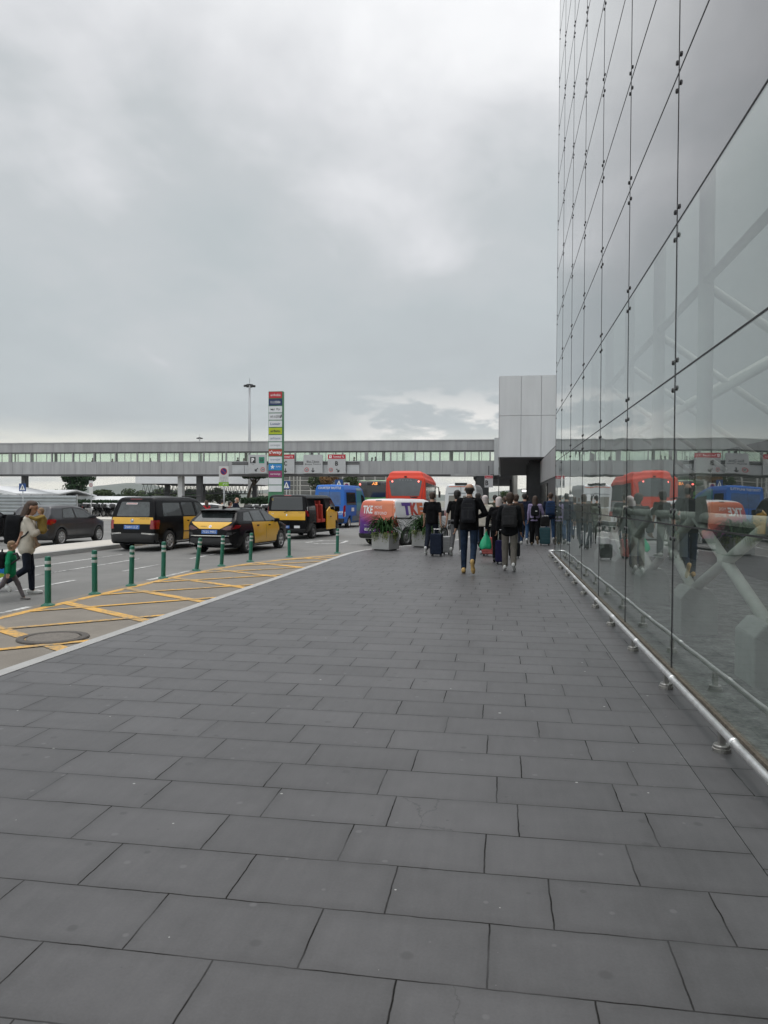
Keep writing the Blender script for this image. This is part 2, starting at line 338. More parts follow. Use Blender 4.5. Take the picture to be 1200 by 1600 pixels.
def rect2(x0, z0, x1, z1): return [(x0, z0), (x1, z0), (x1, z1), (x0, z1)], [(0, 1, 2, 3)]
def poly2(p): return list(p), [tuple(range(len(p)))]
def bar2(a, b, w):
    dx, dz = b[0] - a[0], b[1] - a[1]; l = math.hypot(dx, dz); nx, nz = -dz / l * w / 2, dx / l * w / 2
    return poly2([(a[0] + nx, a[1] + nz), (b[0] + nx, b[1] + nz), (b[0] - nx, b[1] - nz), (a[0] - nx, a[1] - nz)])
# ------------------------------------------------------------------ ground, road, pavement
RZ = -.2
M_asph = ground_mat('asphalt', (.125, .125, .12), (.205, .202, .193), 1.0, 180, .45)
M_worn = ground_mat('worn aggregate', (.18, .16, .135), (.25, .225, .19), 3.5, 70, .55)
M_conc = ground_mat('pale concrete paving', (.45, .425, .385), (.56, .53, .48), 1.6, 60, .18)
M_kerb = ground_mat('granite kerb', (.36, .36, .35), (.47, .47, .46), 2.5, 160, .3, .7)
M_land = ground_mat('dusty ground', (.20, .19, .165), (.15, .16, .12), .05, 30, .3)
M_slab = slab_mat('slate slabs', .362, 3.04, .615, (.094, .0925, .095))
M_slab2 = slab_mat('slate edge slabs', .405, 3.27, 1.6, (.092, .0905, .093), 5.0)
def sheet(name, poly, z, m, thick=None):
    mb = MB()
    if thick: mb.prism(poly, z - thick, z)
    else: mb.add([(x, y, z) for x, y in poly], [tuple(range(len(poly)))])
    o = mb.build(name, m); o['kind'] = 'structure'; return o
sheet('ground', [(-4000, -600), (4000, -600), (4000, 5000), (-4000, 5000)], RZ - .012, M_land)
sheet('road', [(-150, -60), (30, -60), (30, 190), (-150, 190)], RZ - .004, M_asph)
kerb = [(-4.38, -25), (-4.38, 19.5), (-4.36, 20.8), (-4.24, 21.9), (-4.0, 22.9), (-3.55, 24.0), (-2.9, 25.2), (-2.1, 27.2), (-1.5, 30), (-1.2, 34), (-1.05, 40), (-.9, 60), (-.9, 130)]
def off(p, d):
    out = []
    for i in range(len(p)):
        a = Vector(p[max(i - 1, 0)]); b = Vector(p[min(i + 1, len(p) - 1)]); t = (b - a).normalized(); out.append((p[i][0] + t.y * d, p[i][1] - t.x * d))
    return out
ki = off(kerb, .145)
sheet('pavement', ki + [(1.09, 130), (1.09, -25)], 0, M_slab, .3)
sheet('pavement_edge', [(1.094, -25), (1.55, -25), (1.55, 21.95), (9, 21.95), (9, 130), (1.094, 130)], 0.0, M_slab2, .3)
mb = MB(); n = len(kerb)
for i in range(n - 1):
    a, b, c, d = kerb[i], kerb[i + 1], ki[i + 1], ki[i]
    mb.add([(*p, .004) for p in (a, b, c, d)] + [(*p, -.3) for p in (a, b)], [(0, 1, 2, 3), (0, 4, 5, 1)])
o = mb.build('kerb', M_kerb); o['kind'] = 'structure'
med = [(-13.2, -30), (-13.2, 26), (-13.4, 28), (-14.2, 29.2), (-15.0, 28.2), (-15.2, 26), (-15.2, -30)]
sheet('median_pavement', off(med + [med[0]], -.14)[:-1] if False else [(-13.34, -30), (-13.34, 26), (-13.55, 27.8), (-14.2, 29), (-14.9, 27.9), (-15.06, 26), (-15.06, -30)], -.064, M_conc, .15)
mb = MB(); mb.prism(med, -.25, -.07); o = mb.build('median_kerb', M_kerb); o['kind'] = 'structure'
sheet('far_pavement', [(-120, 53.5), (-19, 53.5), (-17.5, 58), (-17.5, 66), (-120, 66)], -.07, M_conc, .2)
sheet('far_ground', [(-150, 66), (-14, 66), (-14, 190), (-150, 190)], RZ + .006, ground_mat('light yard', (.22, .21, .19), (.29, .275, .25), .3, 20, .2))
# worn strip with yellow hatching between bollards and kerb
sheet('hatched_strip', [(-7.42, -25), (-4.38, -25), (-4.38, 19.5), (-4.36, 20.8), (-4.24, 21.9), (-5.05, 23.6), (-6.2, 21.6), (-6.75, 20.0), (-7.1, 18.2), (-7.42, 15.5)], RZ + .0, M_worn)
M_yel = paint_mat('worn yellow paint', (.72, .40, .075), (.25, .21, .15), .43)
M_wht = paint_mat('worn white paint', (.62, .62, .60), (.15, .15, .145), .45)
def stripe(mb, pts, w, z):
    L_ = off(pts, -w / 2); R_ = off(pts, w / 2)
    for i in range(len(pts) - 1): mb.add([(*L_[i], z), (*L_[i + 1], z), (*R_[i + 1], z), (*R_[i], z)], [(0, 1, 2, 3)])
mb = MB()
bl = [(-7.12, -20), (-7.12, 15.6), (-6.95, 17.4), (-6.7, 18.9), (-6.25, 20.3), (-5.75, 21.4), (-5.0, 22.6)]
stripe(mb, bl, .15, RZ + .004)
def bx_at(y):
    for (x0, y0), (x1, y1) in zip(bl, bl[1:]):
        if y0 <= y <= y1: return x0 + (x1 - x0) * (y - y0) / (y1 - y0)
    return -5.0
z2 = RZ + .008
for k in range(-10, 10):
    y0 = 11.2 + 2.02 * k
    if y0 > 22: continue
    xa = bx_at(y0); m_ = (xa + 4.38)
    stripe(mb, [(xa + .05, y0), (-4.5, y0 + (xa + 4.5) * .66)], .19, z2)
    y1 = y0 - .95
    dx = min(2.55, (22.0 - y1) / .93)
    if y1 < 21: stripe(mb, [(bx_at(max(y1, -19)) + .05, y1), (min(-4.5, bx_at(max(y1, -19)) + dx), y1 + .93 * (min(-4.5, bx_at(max(y1, -19)) + dx) - bx_at(max(y1, -19))))], .125, z2 + .004)
o = mb.build('yellow_hatching', M_yel); o['kind'] = 'structure'
mb = MB()
for y0, y1 in ((6.5, 10.7), (14.7, 16.8), (1.5, 3.5)): stripe(mb, [(-7.4, y0), (-7.4, y1)], .12, RZ + .004)
stripe(mb, [(-11.62, -10), (-11.62, 21.5)], .12, RZ + .003)
stripe(mb, [(-11.62, 24), (-11.0, 34)], .12, RZ + .003)
for y0 in (12.5, 16.4, 20.3, 24.2): stripe(mb, [(-8.9, y0), (-8.9, y0 + 1.9)], .10, RZ + .003)
stripe(mb, [(-10.3, 15), (-10.3, 20)], .09, RZ + .003)
hx = [at(*p, RZ) for p in ((478, 849), (505, 846.2), (543, 846.6), (532, 850.6), (498, 851.2))]
for a, b in zip(hx, hx[1:] + hx[:1]): stripe(mb, [(a.x, a.y), (b.x, b.y)], .14, RZ + .003)
stripe(mb, [(-5.9, 28.4), (-4.9, 28.8)], .14, RZ + .003)
o = mb.build('white_road_markings', M_wht); o['kind'] = 'structure'
# manhole cover in the hatched strip
M_iron = mat('cast iron', (.17, .152, .132), .7, .3, .3, 30, .4, 60)
mh = thing('manhole_cover', 'round dark iron manhole cover set in the yellow hatched strip', 'manhole cover', (-5.45, 8.35, RZ + .004))
MB().lathe([(0, .016), (.30, .016), (.31, .010)], n=40).build('cover', M_iron, mh)
MB().lathe([(.325, .010), (.335, .018), (.41, .018), (.42, .004)], n=40).build('ring', mat('dark iron ring', (.10, .09, .08), .8, .2, .3, 30), mh)

# ------------------------------------------------------------------ glass facade
GX, HJ, BW, Y0 = 1.54, [0.0, 1.32, 2.67, 4.03, 5.37], 2.55, 7.02
while len(HJ) < 15: HJ.append(HJ[-1] + 1.345)
VJ = [-25.0] + [Y0 + BW * k for k in (-2, -1, 0, 1, 2, 3, 4, 5)] + [21.85]
TOP = HJ[-1]
M_glass = facade_glass('clear facade glass', tint=(.74, .82, .79), f0=.14)
M_glass2 = facade_glass('grey enamelled glass', opaque=(.158, .146, .160), f0=.09)
M_gask = mat('black silicone', (.012, .012, .013), .6, 0, .2, 10)
M_steel = mat('brushed steel', (.86, .86, .85), .34, .85, .12, 14)
M_dsteel = mat('dark bolt steel', (.05, .05, .052), .4, .6, .2, 30)
M_white = mat('white painted steel', (.72, .72, .68), .45, 0, .08, 3)
M_cream = mat('cream tube paint', (.62, .61, .56), .5, 0, .12, 4)
M_int = ground_mat('interior grey panels', (.66, .68, .66), (.74, .76, .74), .4, 8, .05)
M_grav = ground_mat('grey gravel', (.02, .02, .02), (.36, .36, .34), 20, 34, .8)
fb = thing('terminal_building', 'tall terminal front clad in tilted grey bolt-held glass sheets', 'building', (0, 0, 0))
for i in range(len(VJ) - 1):
    for j in range(len(HJ) - 1):
        y0, y1, z0, z1 = VJ[i] + .0055, VJ[i + 1] - .0055, HJ[j] + .007, HJ[j + 1] - .007
        if j == 0: z0 = .03
        mb = MB(); cy, cz = (y0 + y1) / 2, (z0 + z1) / 2
        mb.add([(0, y0 - cy, z0 - cz), (0, y0 - cy, z1 - cz), (0, y1 - cy, z1 - cz), (0, y1 - cy, z0 - cz)], [(0, 1, 2, 3)])
        far = i == 0
        if far and j: continue
        if far: mb = MB().add([(0, y0 - cy, -cz + .03), (0, y0 - cy, TOP - cz), (0, y1 - cy, TOP - cz), (0, y1 - cy, -cz + .03)], [(0, 1, 2, 3)])
        mb.build('glass_panel', M_glass if (j < 3 and not far) else M_glass2, fb, loc=(GX, cy, cz))
mb = MB()
for y in VJ[1:]: mb.box((GX + .004, y, TOP / 2), (.016, .010, TOP))
for z in HJ[1:]: mb.box((GX + .005, -1.57, z), (.017, 46.8, .013))
mb.build('gasket', M_gask, fb)
bolts = [(y + sy * .07, z + sz * .125) for y in VJ[1:] for z in HJ[1:] for sy in (-1, 1) for sz in (-1, 1) if not (y > 21.8 and sy > 0)]
bolts.sort(key=lambda q: (q[0] < 6.5, q[0] ** 2 + (q[1] - 2.0) ** 2 * 1.4))
bolt_me = MB().lathe([(0, -.013), (.018, -.013), (.023, -.007), (.023, -.001)], (0, 0, 0), 'x', 10).build('bolt', M_dsteel, fb, True)
bolt_me.location = (GX, *bolts[0])
for q in bolts[1:98]: o = bolt_me.copy(); COL.objects.link(o); o.parent = fb; o.location = (GX, *q)
mb = MB()
for q in bolts[98:]: mb.lathe([(0, -.013), (.018, -.013), (.023, -.007), (.023, -.001)], (GX, *q), 'x', 8)
o = mb.build('bolts', M_dsteel, fb, True); o['kind'] = 'stuff'
mb = MB(); mb.box((GX - .01, -1.57, .008), (.03, 46.8, .03)); mb.build('sealant_strip', mat('old brown sealant', (.13, .11, .085), .9, 0, .4, 20, .6, 50), fb)
# inside of the glazed void
mb = MB()
mb.span((GX + .03, -25, -.12), (GX + 9, 21.8, -.02)); mb.build('floor', M_grav, fb)
mb = MB(); mb.span((GX + 9, -25, -.1), (GX + 9.3, 21.9, TOP)); mb.span((GX + .05, 21.8, -.1), (GX + 9, 22.0, TOP)); mb.span((GX + .05, -25.3, -.1), (GX + 9, -25, TOP)); mb.build('inner_wall', M_int, fb)
mb = MB()
for k in range(19): mb.span((GX + .02, -25 + BW * k - .06, TOP - .25), (GX + 9.3, -25 + BW * k + .06, TOP))
mb.build('rooflight_bars', M_white, fb)
TX = GX + .75
mb = MB(); mb.span((GX + 3.6, -24, -.02), (GX + 3.8, 21.6, 2.75)); mb.build('added_dark_wall', mat('added dark green backing', (.045, .055, .05), .6, 0, .25, .8), fb)  # wall added inside to darken what shows through the low panes
mb = MB()
for k in range(-1, 8):
    y = 6.75 + BW * k - .35
    if y > 21.5: continue
    ang = MB()
    ang.tube([(TX, y, 1.3), (TX, y, TOP - .2)], .085, 14); ang.build('column_tube', M_white, fb, True)
    t2 = MB()
    if y + BW < 21.6:
        t2.tube([(TX, y + .42, .48), (TX, y + BW + .28, 1.34)], .058, 12); t2.tube([(TX + .0, y + BW + .38, .48), (TX, y + .40, 1.34)], .058, 12)
        t2.tube([(TX, y + BW / 2 + .38, .85), (TX, y + BW / 2 + .38, .97)], .085, 12)
    if t2.v: t2.build('cross_brace', M_cream, fb, True)
    for q in range(0, 5):
        z = 1.35 + 2.69 * q
        if y + BW < 21.6: mb.tube([(TX, y, z), (TX, y + BW, z)], .06 if q == 0 else .05, 10)
    mb.tube([(TX, y, 4.0), (TX + 2.4, y, 2.2)], .05, 8); mb.tube([(TX, y, 2.7), (TX + 2.4, y, 4.1)], .05, 8)
    ft = MB(); ft.prism([(TX - .20, -.05), (TX + .22, -.05), (TX + .22, .40), (TX + .12, .52), (TX - .10, .52), (TX - .20, .40)], y + .14, y + .66, 'y')
    ft.build('concrete_footing', mat('pale concrete', (.42, .42, .40), .8, 0, .1, 5, .2, 40), fb, bevel=.015)
mb.build('horizontal_tubes', M_cream, fb, True)
# low steel guard rail along the glass
rl = thing('guard_rail', 'low polished steel guard rail on short posts along the foot of the glass wall', 'rail', (1.33, 0, 0))
ys = [4.78 + 1.545 * k for k in range(-16, 11)]
ys = [y for y in ys if y < 21]; yend = 21.0
mb = MB(); mb.tube([(0, -20, .15), (0, yend, .15)], .023, 16); mb.tube([(0, yend, .15), (.20, yend, .15)], .023, 12); mb.build('rail_tube', M_steel, rl, True)
for y in ys + [20.9]:
    mb = MB(); mb.lathe([(0, .045), (.045, .045), (.05, .038), (.05, .024), (.055, .022), (.055, 0)], (.02, y, 0), 'z', 20); mb.box((.02, y, .09), (.035, .045, .10)); mb.build('post', mat('stainless post', (.36, .35, .33), .35, .9, .15, 12), rl)
mb = MB()
for y in ys: mb.lathe([(.024, -.02), (.028, -.018), (.028, .018), (.024, .02)], (0, y - .30, .15), 'y', 16)
mb.build('rail_sleeves', M_steel, rl, True)

# ------------------------------------------------------------------ white box wing, footbridge
M_panel = mat('light grey cladding', (.54, .55, .555), .45, .0, .07, 1.5, streak=.15)
M_pan2 = mat('footbridge cladding', (.325, .325, .33), .5, .2, .16, 1.3, streak=.12)
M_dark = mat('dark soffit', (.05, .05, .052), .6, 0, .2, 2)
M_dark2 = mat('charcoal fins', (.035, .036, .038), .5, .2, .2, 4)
bw = thing('terminal_wing', 'overhanging light grey panelled block joining the footbridge to the glass front', 'building', (0, 51, 0))
b = MB(); zs = [4.49, 7.3, 10.0]; xs = [-.16, 1.28, 2.62, 4.3]
for i in range(3):
    for j in range(2):
        b.span((xs[i] + .011, -.05, zs[j] + .011), (xs[i + 1] - .011, .1, zs[j + 1] - .011))
for k in range(8):
    for j in range(2): b.span((-.21, .12 + 4 * k, zs[j] + .02), (-.12, 4.08 + 4 * k, zs[j + 1] - .02))
b.build('cladding_panel', M_panel, bw)
b = MB(); b.span((-.12, .1, 4.5), (9, 34, 9.98)); b.build('wall', mat('cladding shadow gap', (.36, .365, .37), .6, 0, .1, 2), bw)
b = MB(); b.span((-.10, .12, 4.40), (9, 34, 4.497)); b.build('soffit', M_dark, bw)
b = MB(); b.add([(3.6, .5, 10), (5.2, .5, 10), (5.2, .5, 11.6), (3.6, 1.6, 10), (5.2, 1.6, 10), (5.2, 1.6, 11.6)], [(0, 1, 2), (3, 5, 4), (0, 2, 5, 3), (1, 4, 5, 2), (0, 3, 4, 1)]); b.build('roof', M_pan2, bw)
b = MB()
b.span((2.75, -29, -.02), (2.95, 33, 4.40))
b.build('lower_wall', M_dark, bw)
b = MB()
for k in range(9): b.span((1.95 + .11 * (k % 3), 3 + .9 * k, 0), (2.75, 3.16 + .9 * k, 4.40))
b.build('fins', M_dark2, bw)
b = MB(); b.span((2.69, -6, .02), (2.745, 2.2, 2.6)); b.build('entrance', mat('black glass door', (.012, .012, .013), .15, 0, .2, 3), bw)
b = MB(); b.span((2.70, -22, 2.8), (2.745, 2.2, 4.3)); b.build('upper_panel', M_pan2, bw)

br = thing('footbridge', 'long grey covered footbridge with a ribbon of windows crossing over the road', 'footbridge', (0, 85, 0))
BX0, BX1 = -74.0, -.3
Z_ = [4.51, 6.1, 7.28, 8.5]
b = MB(); b.span((BX0, 0, Z_[0] + .02), (BX1, .14, Z_[1])); b.span((BX0, 3.0, Z_[0] + .02), (BX1, 3.14, Z_[1])); b.span((BX0, .14, Z_[0] + .02), (BX1, 3.0, Z_[0] + .3)); b.build('deck', M_pan2, br)
b = MB(); b.span((BX0, -.06, Z_[2]), (BX1, 3.2, Z_[3] - .1)); b.build('roof_fascia', M_pan2, br)
b = MB(); b.span((BX0, -.14, Z_[3] - .1), (BX1, 3.28, Z_[3])); b.build('roof_cap', mat('pale metal cap', (.42, .42, .43), .5, .2, .1, 1), br)
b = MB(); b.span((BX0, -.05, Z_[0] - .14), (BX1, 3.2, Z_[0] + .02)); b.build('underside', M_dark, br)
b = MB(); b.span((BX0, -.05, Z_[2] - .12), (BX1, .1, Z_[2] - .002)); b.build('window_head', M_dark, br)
M_bgl = facade_glass('bridge glass', tint=(.80, .90, .84), f0=.05, wob=.002)
def xat(px): return aty(px, 725, 85).x
seam = MB(); M_mull = mat('window frame grey', (.28, .28, .28), .5, .2, .1, 1)
def bar(n, a, b): MB().span(a, b).build(n, M_mull, br)
xm = xat(283); k = -9
bays = []
while True:
    x = xm + k * 2.86; k += 1
    if x > BX1 - .5: break
    if x < BX0 + 1: continue
    big = (k - 1) % 8 == 0
    w = .42 if big else .17
    bar('mullion', (x - w / 2, -.03, Z_[1]), (x + w / 2, .17, Z_[2] - .12)); bays.append(x)
    for q, ww in ((.92 + .25 * math.sin(k * 2.3), .07), (1.9 + .3 * math.sin(k * 1.7), .06)): bar('glazing_bar', (x + q, .03, Z_[1]), (x + q + ww, .11, Z_[2] - .12))
    bar('glazing_bar', (x + 1.2 + .5 * math.sin(k * 3.1), 2.95, Z_[1]), (x + 1.32 + .5 * math.sin(k * 3.1) + .25 * (k % 3 == 0), 3.05, Z_[2]))
    seam.span((x + .3, -.008, Z_[0] + .02), (x + .34, .01, Z_[1])); seam.span((x + 1.7, -.008, Z_[0] + .02), (x + 1.73, .01, Z_[1]))
    seam.span((x + .3, -.068, Z_[2]), (x + .33, -.05, Z_[3] - .1))
seam.build('cladding_seams', mat('cladding joint', (.20, .20, .205), .6, 0, .2, 1), br)
for xa, xb in zip(bays, bays[1:]):
    MB().add([(xa + .05, .06, Z_[1]), (xb - .05, .06, Z_[1]), (xb - .05, .06, Z_[2]), (xa + .05, .06, Z_[2])], [(0, 1, 2, 3)]).build('window', M_bgl, br)
MB().add([(BX0, 3.06, Z_[1]), (BX1, 3.06, Z_[1]), (BX1, 3.06, Z_[2]), (BX0, 3.06, Z_[2])], [(0, 1, 2, 3)]).build('rear_glazing', M_bgl, br)
b = MB(); x0, x1 = xat(363), xat(562)
for i in range(10):
    xa = x0 + (x1 - x0) * i / 10; b.span((xa + .03, -.12, Z_[0] + .08), (x0 + (x1 - x0) * (i + 1) / 10 - .03, -.012, Z_[1] - .42))
b.build('pale_panel', mat('pale cladding', (.44, .45, .46), .5, .1, .08, 1), br)
b = MB()
for zz in (Z_[1] - .18, Z_[1] - .36): b.tube([(x0, -.16, zz), (x1, -.16, zz)], .05, 8)
b.build('service_rail', M_dark, br)
b = MB(); b.span((xat(772), -.4, Z_[0] - .1), (BX1 + .2, 3.3, Z_[3] + .15)); b.build('end_post', M_panel, br)
for px, w, mm in ((39, .55, M_dark), (283, .60, mat('pale column', (.50, .50, .50), .6, 0, .08, 2)), (312, .60, M_dark), (608, .5, MATS['pale column'])):
    x = aty(px, 760, 86.5).x
    MB().box((x, 1.5, (Z_[0] + RZ) / 2 - .1), (w, .7, Z_[0] - RZ - .1)).build('column', mm, br)
# ------------------------------------------------------------------ signed-distance modelling
def poly_sd(P, X, Y):
    P = np.asarray(P, np.float32); d = np.full(X.shape, 1e9, np.float32); s = np.ones(X.shape, np.float32)
    n = len(P)
    for i in range(n):
        a, b = P[i], P[i - 1]; ex, ey = b - a; wx, wy = X - a[0], Y - a[1]
        t = np.clip((wx * ex + wy * ey) / (ex * ex + ey * ey + 1e-12), 0, 1); bx, by = wx - ex * t, wy - ey * t
        d = np.minimum(d, bx * bx + by * by)
        c1 = Y >= a[1]; c2 = Y < b[1]; c3 = ex * wy > ey * wx
        flip = (c1 & c2 & c3) | (~c1 & ~c2 & ~c3); s = np.where(flip, -s, s)
    return s * np.sqrt(d)
def smax(a, b, k):
    h = np.clip(.5 + .5 * (a - b) / k, 0, 1); return b + (a - b) * h + k * h * (1 - h)
def smin(a, b, k): return -smax(-a, -b, k)
def surface_nets(vals, lo, h):
    neg = vals < 0; nx, ny, nz = vals.shape
    c = np.zeros((nx - 1, ny - 1, nz - 1), np.int8)
    for i in (0, 1):
        for j in (0, 1):
            for k in (0, 1): c += neg[i:nx - 1 + i, j:ny - 1 + j, k:nz - 1 + k]
    act = (c > 0) & (c < 8); idx = np.full(act.shape, -1, np.int64); A = np.argwhere(act); idx[act] = np.arange(len(A))
    acc = np.zeros((len(A), 3)); cnt = np.zeros(len(A))
    corners = [(i, j, k) for i in (0, 1) for j in (0, 1) for k in (0, 1)]
    cv = {q: vals[A[:, 0] + q[0], A[:, 1] + q[1], A[:, 2] + q[2]] for q in corners}
    for q in corners:
        for ax in range(3):
            if q[ax]: continue
            r = list(q); r[ax] = 1; r = tuple(r); a, b = cv[q], cv[r]; m = (a < 0) != (b < 0)
            t = np.where(m, a / np.where(m, a - b, 1), 0); p = np.tile(np.array(q, float), (len(A), 1)); p[:, ax] = t
            acc += p * m[:, None]; cnt += m
    V = (A + acc / cnt[:, None]) * h + np.asarray(lo)
    F = []
    for ax in range(3):
        b1, b2 = [(1, 2), (2, 0), (0, 1)][ax]
        sl0 = [slice(None)] * 3; sl1 = [slice(None)] * 3; sl0[ax] = slice(0, -1); sl1[ax] = slice(1, None)
        n0 = neg[tuple(sl0)]; n1 = neg[tuple(sl1)]
        E = np.argwhere(n0 != n1)
        if not len(E): continue
        ok = (E[:, b1] > 0) & (E[:, b2] > 0) & (E[:, b1] < vals.shape[b1] - 1) & (E[:, b2] < vals.shape[b2] - 1); E = E[ok]
        def g(o1, o2):
            q = E.copy(); q[:, b1] -= o1; q[:, b2] -= o2; return idx[q[:, 0], q[:, 1], q[:, 2]]
        Q = np.stack([g(1, 1), g(0, 1), g(0, 0), g(1, 0)], 1); fl = ~n0[tuple(E.T)]
        Q[fl] = Q[fl][:, ::-1]; F.append(Q)
    return V, np.concatenate(F)
def np_mesh(name, V, F, mats, parent=None, smooth=True):
    me = bpy.data.meshes.new(name); nf = len(F); k = F.shape[1]
    me.vertices.add(len(V)); me.vertices.foreach_set('co', np.asarray(V, np.float32).ravel())
    me.loops.add(nf * k); me.loops.foreach_set('vertex_index', F.astype(np.int32).ravel())
    me.polygons.add(nf); me.polygons.foreach_set('loop_start', np.arange(0, nf * k, k, dtype=np.int32)); me.polygons.foreach_set('loop_total', np.full(nf, k, np.int32))
    for m in (mats if isinstance(mats, (list, tuple)) else [mats]): me.materials.append(m)
    me.update(calc_edges=True); me.validate()
    return link_mesh(name, me, parent, smooth)
def grid3(lo, hi, h):
    ax = [np.arange(lo[i], hi[i] + h, h, dtype=np.float32) for i in range(3)]
    return ax
def bvh_of(V, F): return BVHTree.FromPolygons([tuple(v) for v in V.tolist()], [tuple(f) for f in F.tolist()])

# ------------------------------------------------------------------ vehicles: body = side outline x front outline x plan outline
def rnd(poly, r, n=4):
    out = []; m = len(poly)
    for i in range(m):
        p0, p, p1 = Vector(poly[i - 1]), Vector(poly[i]), Vector(poly[(i + 1) % m]); a = p + (p0 - p).normalized() * min(r, (p0 - p).length * .45); b = p + (p1 - p).normalized() * min(r, (p1 - p).length * .45)
        for k in range(n + 1):
            t = k / n; q = a * (1 - t) ** 2 + p * 2 * t * (1 - t) + b * t * t; out.append((q.x, q.y))
    return out
class Car:
    """x right, y forward (rear end at y = 0, shifted so that the rear axle is the origin), z up from the road"""
    def __init__(s, name, label, cat, side, front, plan, axles, wr, track, paint, loc, hd, h=.03, k=.07, arch=True, cavity=None, group=None):
        s.root = thing(name, label, cat, (*loc, RZ), -R(hd), group); s.ra = axles[0]; s.wr = wr
        ys = [p[0] for p in side]; zs = [p[1] for p in side]; hw = max(p[0] for p in front)
        ax = grid3((-hw - 2 * h, min(ys) - 2 * h, min(zs) - 2 * h), (hw + 2 * h, max(ys) + 2 * h, max(zs) + 2 * h), h)
        X, Y, Z = ax
        fr = list(front) + [(-x, z) for x, z in reversed(front) if x > 1e-4]
        pl = [(w, y) for y, w in plan] + [(-w, y) for y, w in reversed(plan) if w > 1e-4]
        d1 = poly_sd(side, *np.meshgrid(Y, Z, indexing='ij'))[None]
        d2 = poly_sd(fr, *np.meshgrid(X, Z, indexing='ij'))[:, None, :]
        d3 = poly_sd(pl, *np.meshgrid(X, Y, indexing='ij'))[:, :, None]
        d = smax(smax(d1, d2, k), d3, k)
        if arch:
            for ya in axles:
                c = np.sqrt((Y[:, None] - ya) ** 2 + (Z[None] - wr) ** 2) - (wr * 1.17); c = c[None]
                c = np.maximum(c, (track / 2 - .30) - np.abs(X)[:, None, None]); d = np.maximum(d, -c)
        if cavity:
            for (x0, x1, y0, y1, z0, z1) in cavity:
                q = np.maximum(np.maximum(np.maximum(x0 - X, X - x1)[:, None, None], np.maximum(y0 - Y, Y - y1)[None, :, None]), np.maximum(z0 - Z, Z - z1)[None, None, :]); d = np.maximum(d, -q)
        V, F = surface_nets(d.astype(np.float32), (X[0], Y[0], Z[0]), h)
        V[:, 1] -= s.ra
        # paint below the sill line stays dark plastic
        s.body = np_mesh('body', V, F, paint, s.root); s.bvh = bvh_of(V, F); s.axles = axles; s.track = track
    def patch(s, name, poly, m, axis='y', side=-1, eps=.006, g=.07, r=0.0, parent=None, smooth=True, faces=None, shift=True, maxd=None):
        if r: poly = rnd(poly, r)
        if axis == 'x' and shift: poly = [(u - s.ra, v) for u, v in poly]
        bm = bmesh.new(); V = [bm.verts.new((u, v, 0)) for u, v in poly]
        for f in (faces or [tuple(range(len(poly)))]):
            try: bm.faces.new([V[i] for i in f])
            except ValueError: pass
        bmesh.ops.triangulate(bm, faces=bm.faces[:], ngon_method='EAR_CLIP')
        us = [p[0] for p in poly]; ws = [p[1] for p in poly]
        if g:
            for k_, (lo, hi) in enumerate(((min(us), max(us)), (min(ws), max(ws)))):
                c = lo + g
                while c < hi:
                    bmesh.ops.bisect_plane(bm, geom=bm.verts[:] + bm.edges[:] + bm.faces[:], dist=1e-5, plane_co=(c, 0, 0) if k_ == 0 else (0, c, 0), plane_no=(1, 0, 0) if k_ == 0 else (0, 1, 0)); c += g
        dead = []; deps = {}
        for v in bm.verts:
            u, w = v.co.x, v.co.y
            if axis == 'x': o, d = Vector((5 * side, u, w)), Vector((-side, 0, 0))
            elif axis == 'y': o, d = Vector((u, 20 * side, w)), Vector((0, -side, 0))
            else: o, d = Vector((u, w, 6)), Vector((0, 0, -1))
            hit, nn, _, _ = s.bvh.ray_cast(o, d)
            if hit is None: dead.append(v); v.co = o; continue
            v.co = hit - d * eps; deps[v] = (hit - o).dot(d)
        lim = maxd or (.36 if axis == 'y' and side < 0 else 1.3 if axis == 'y' else .35)
        if deps:
            d0 = min(deps.values()); dead += [v for v, q in deps.items() if q > d0 + lim]
        bmesh.ops.delete(bm, geom=dead, context='VERTS')
        dv = Vector((side, 0, 0)) if axis == 'x' else Vector((0, side, 0)) if axis == 'y' else Vector((0, 0, 1))
        bm.normal_update()
        for f in bm.faces:
            if f.normal.dot(dv) < 0: f.normal_flip()
        me = bpy.data.meshes.new(name); bm.to_mesh(me); bm.free(); me.materials.append(m)
        return link_mesh(name, me, parent or s.root, smooth)
    def both(s, name, poly, m, **k): return [s.patch(name, poly, m, axis='x', side=q, **k) for q in (1, -1)]
    def text(s, string, cx, cz, w, h, m, axis='y', side=-1, eps=.011, bold=0.0, name='lettering', parent=None):
        v, f = text_fit(string, cx, cz, w, h, bold)
        if axis == 'x': v = [((u - 2 * (u - cx) if side < 0 else u) - 0, z) for u, z in v]
        return s.patch(name, v, m, axis=axis, side=side, eps=eps, g=0, faces=f, parent=parent, smooth=False)
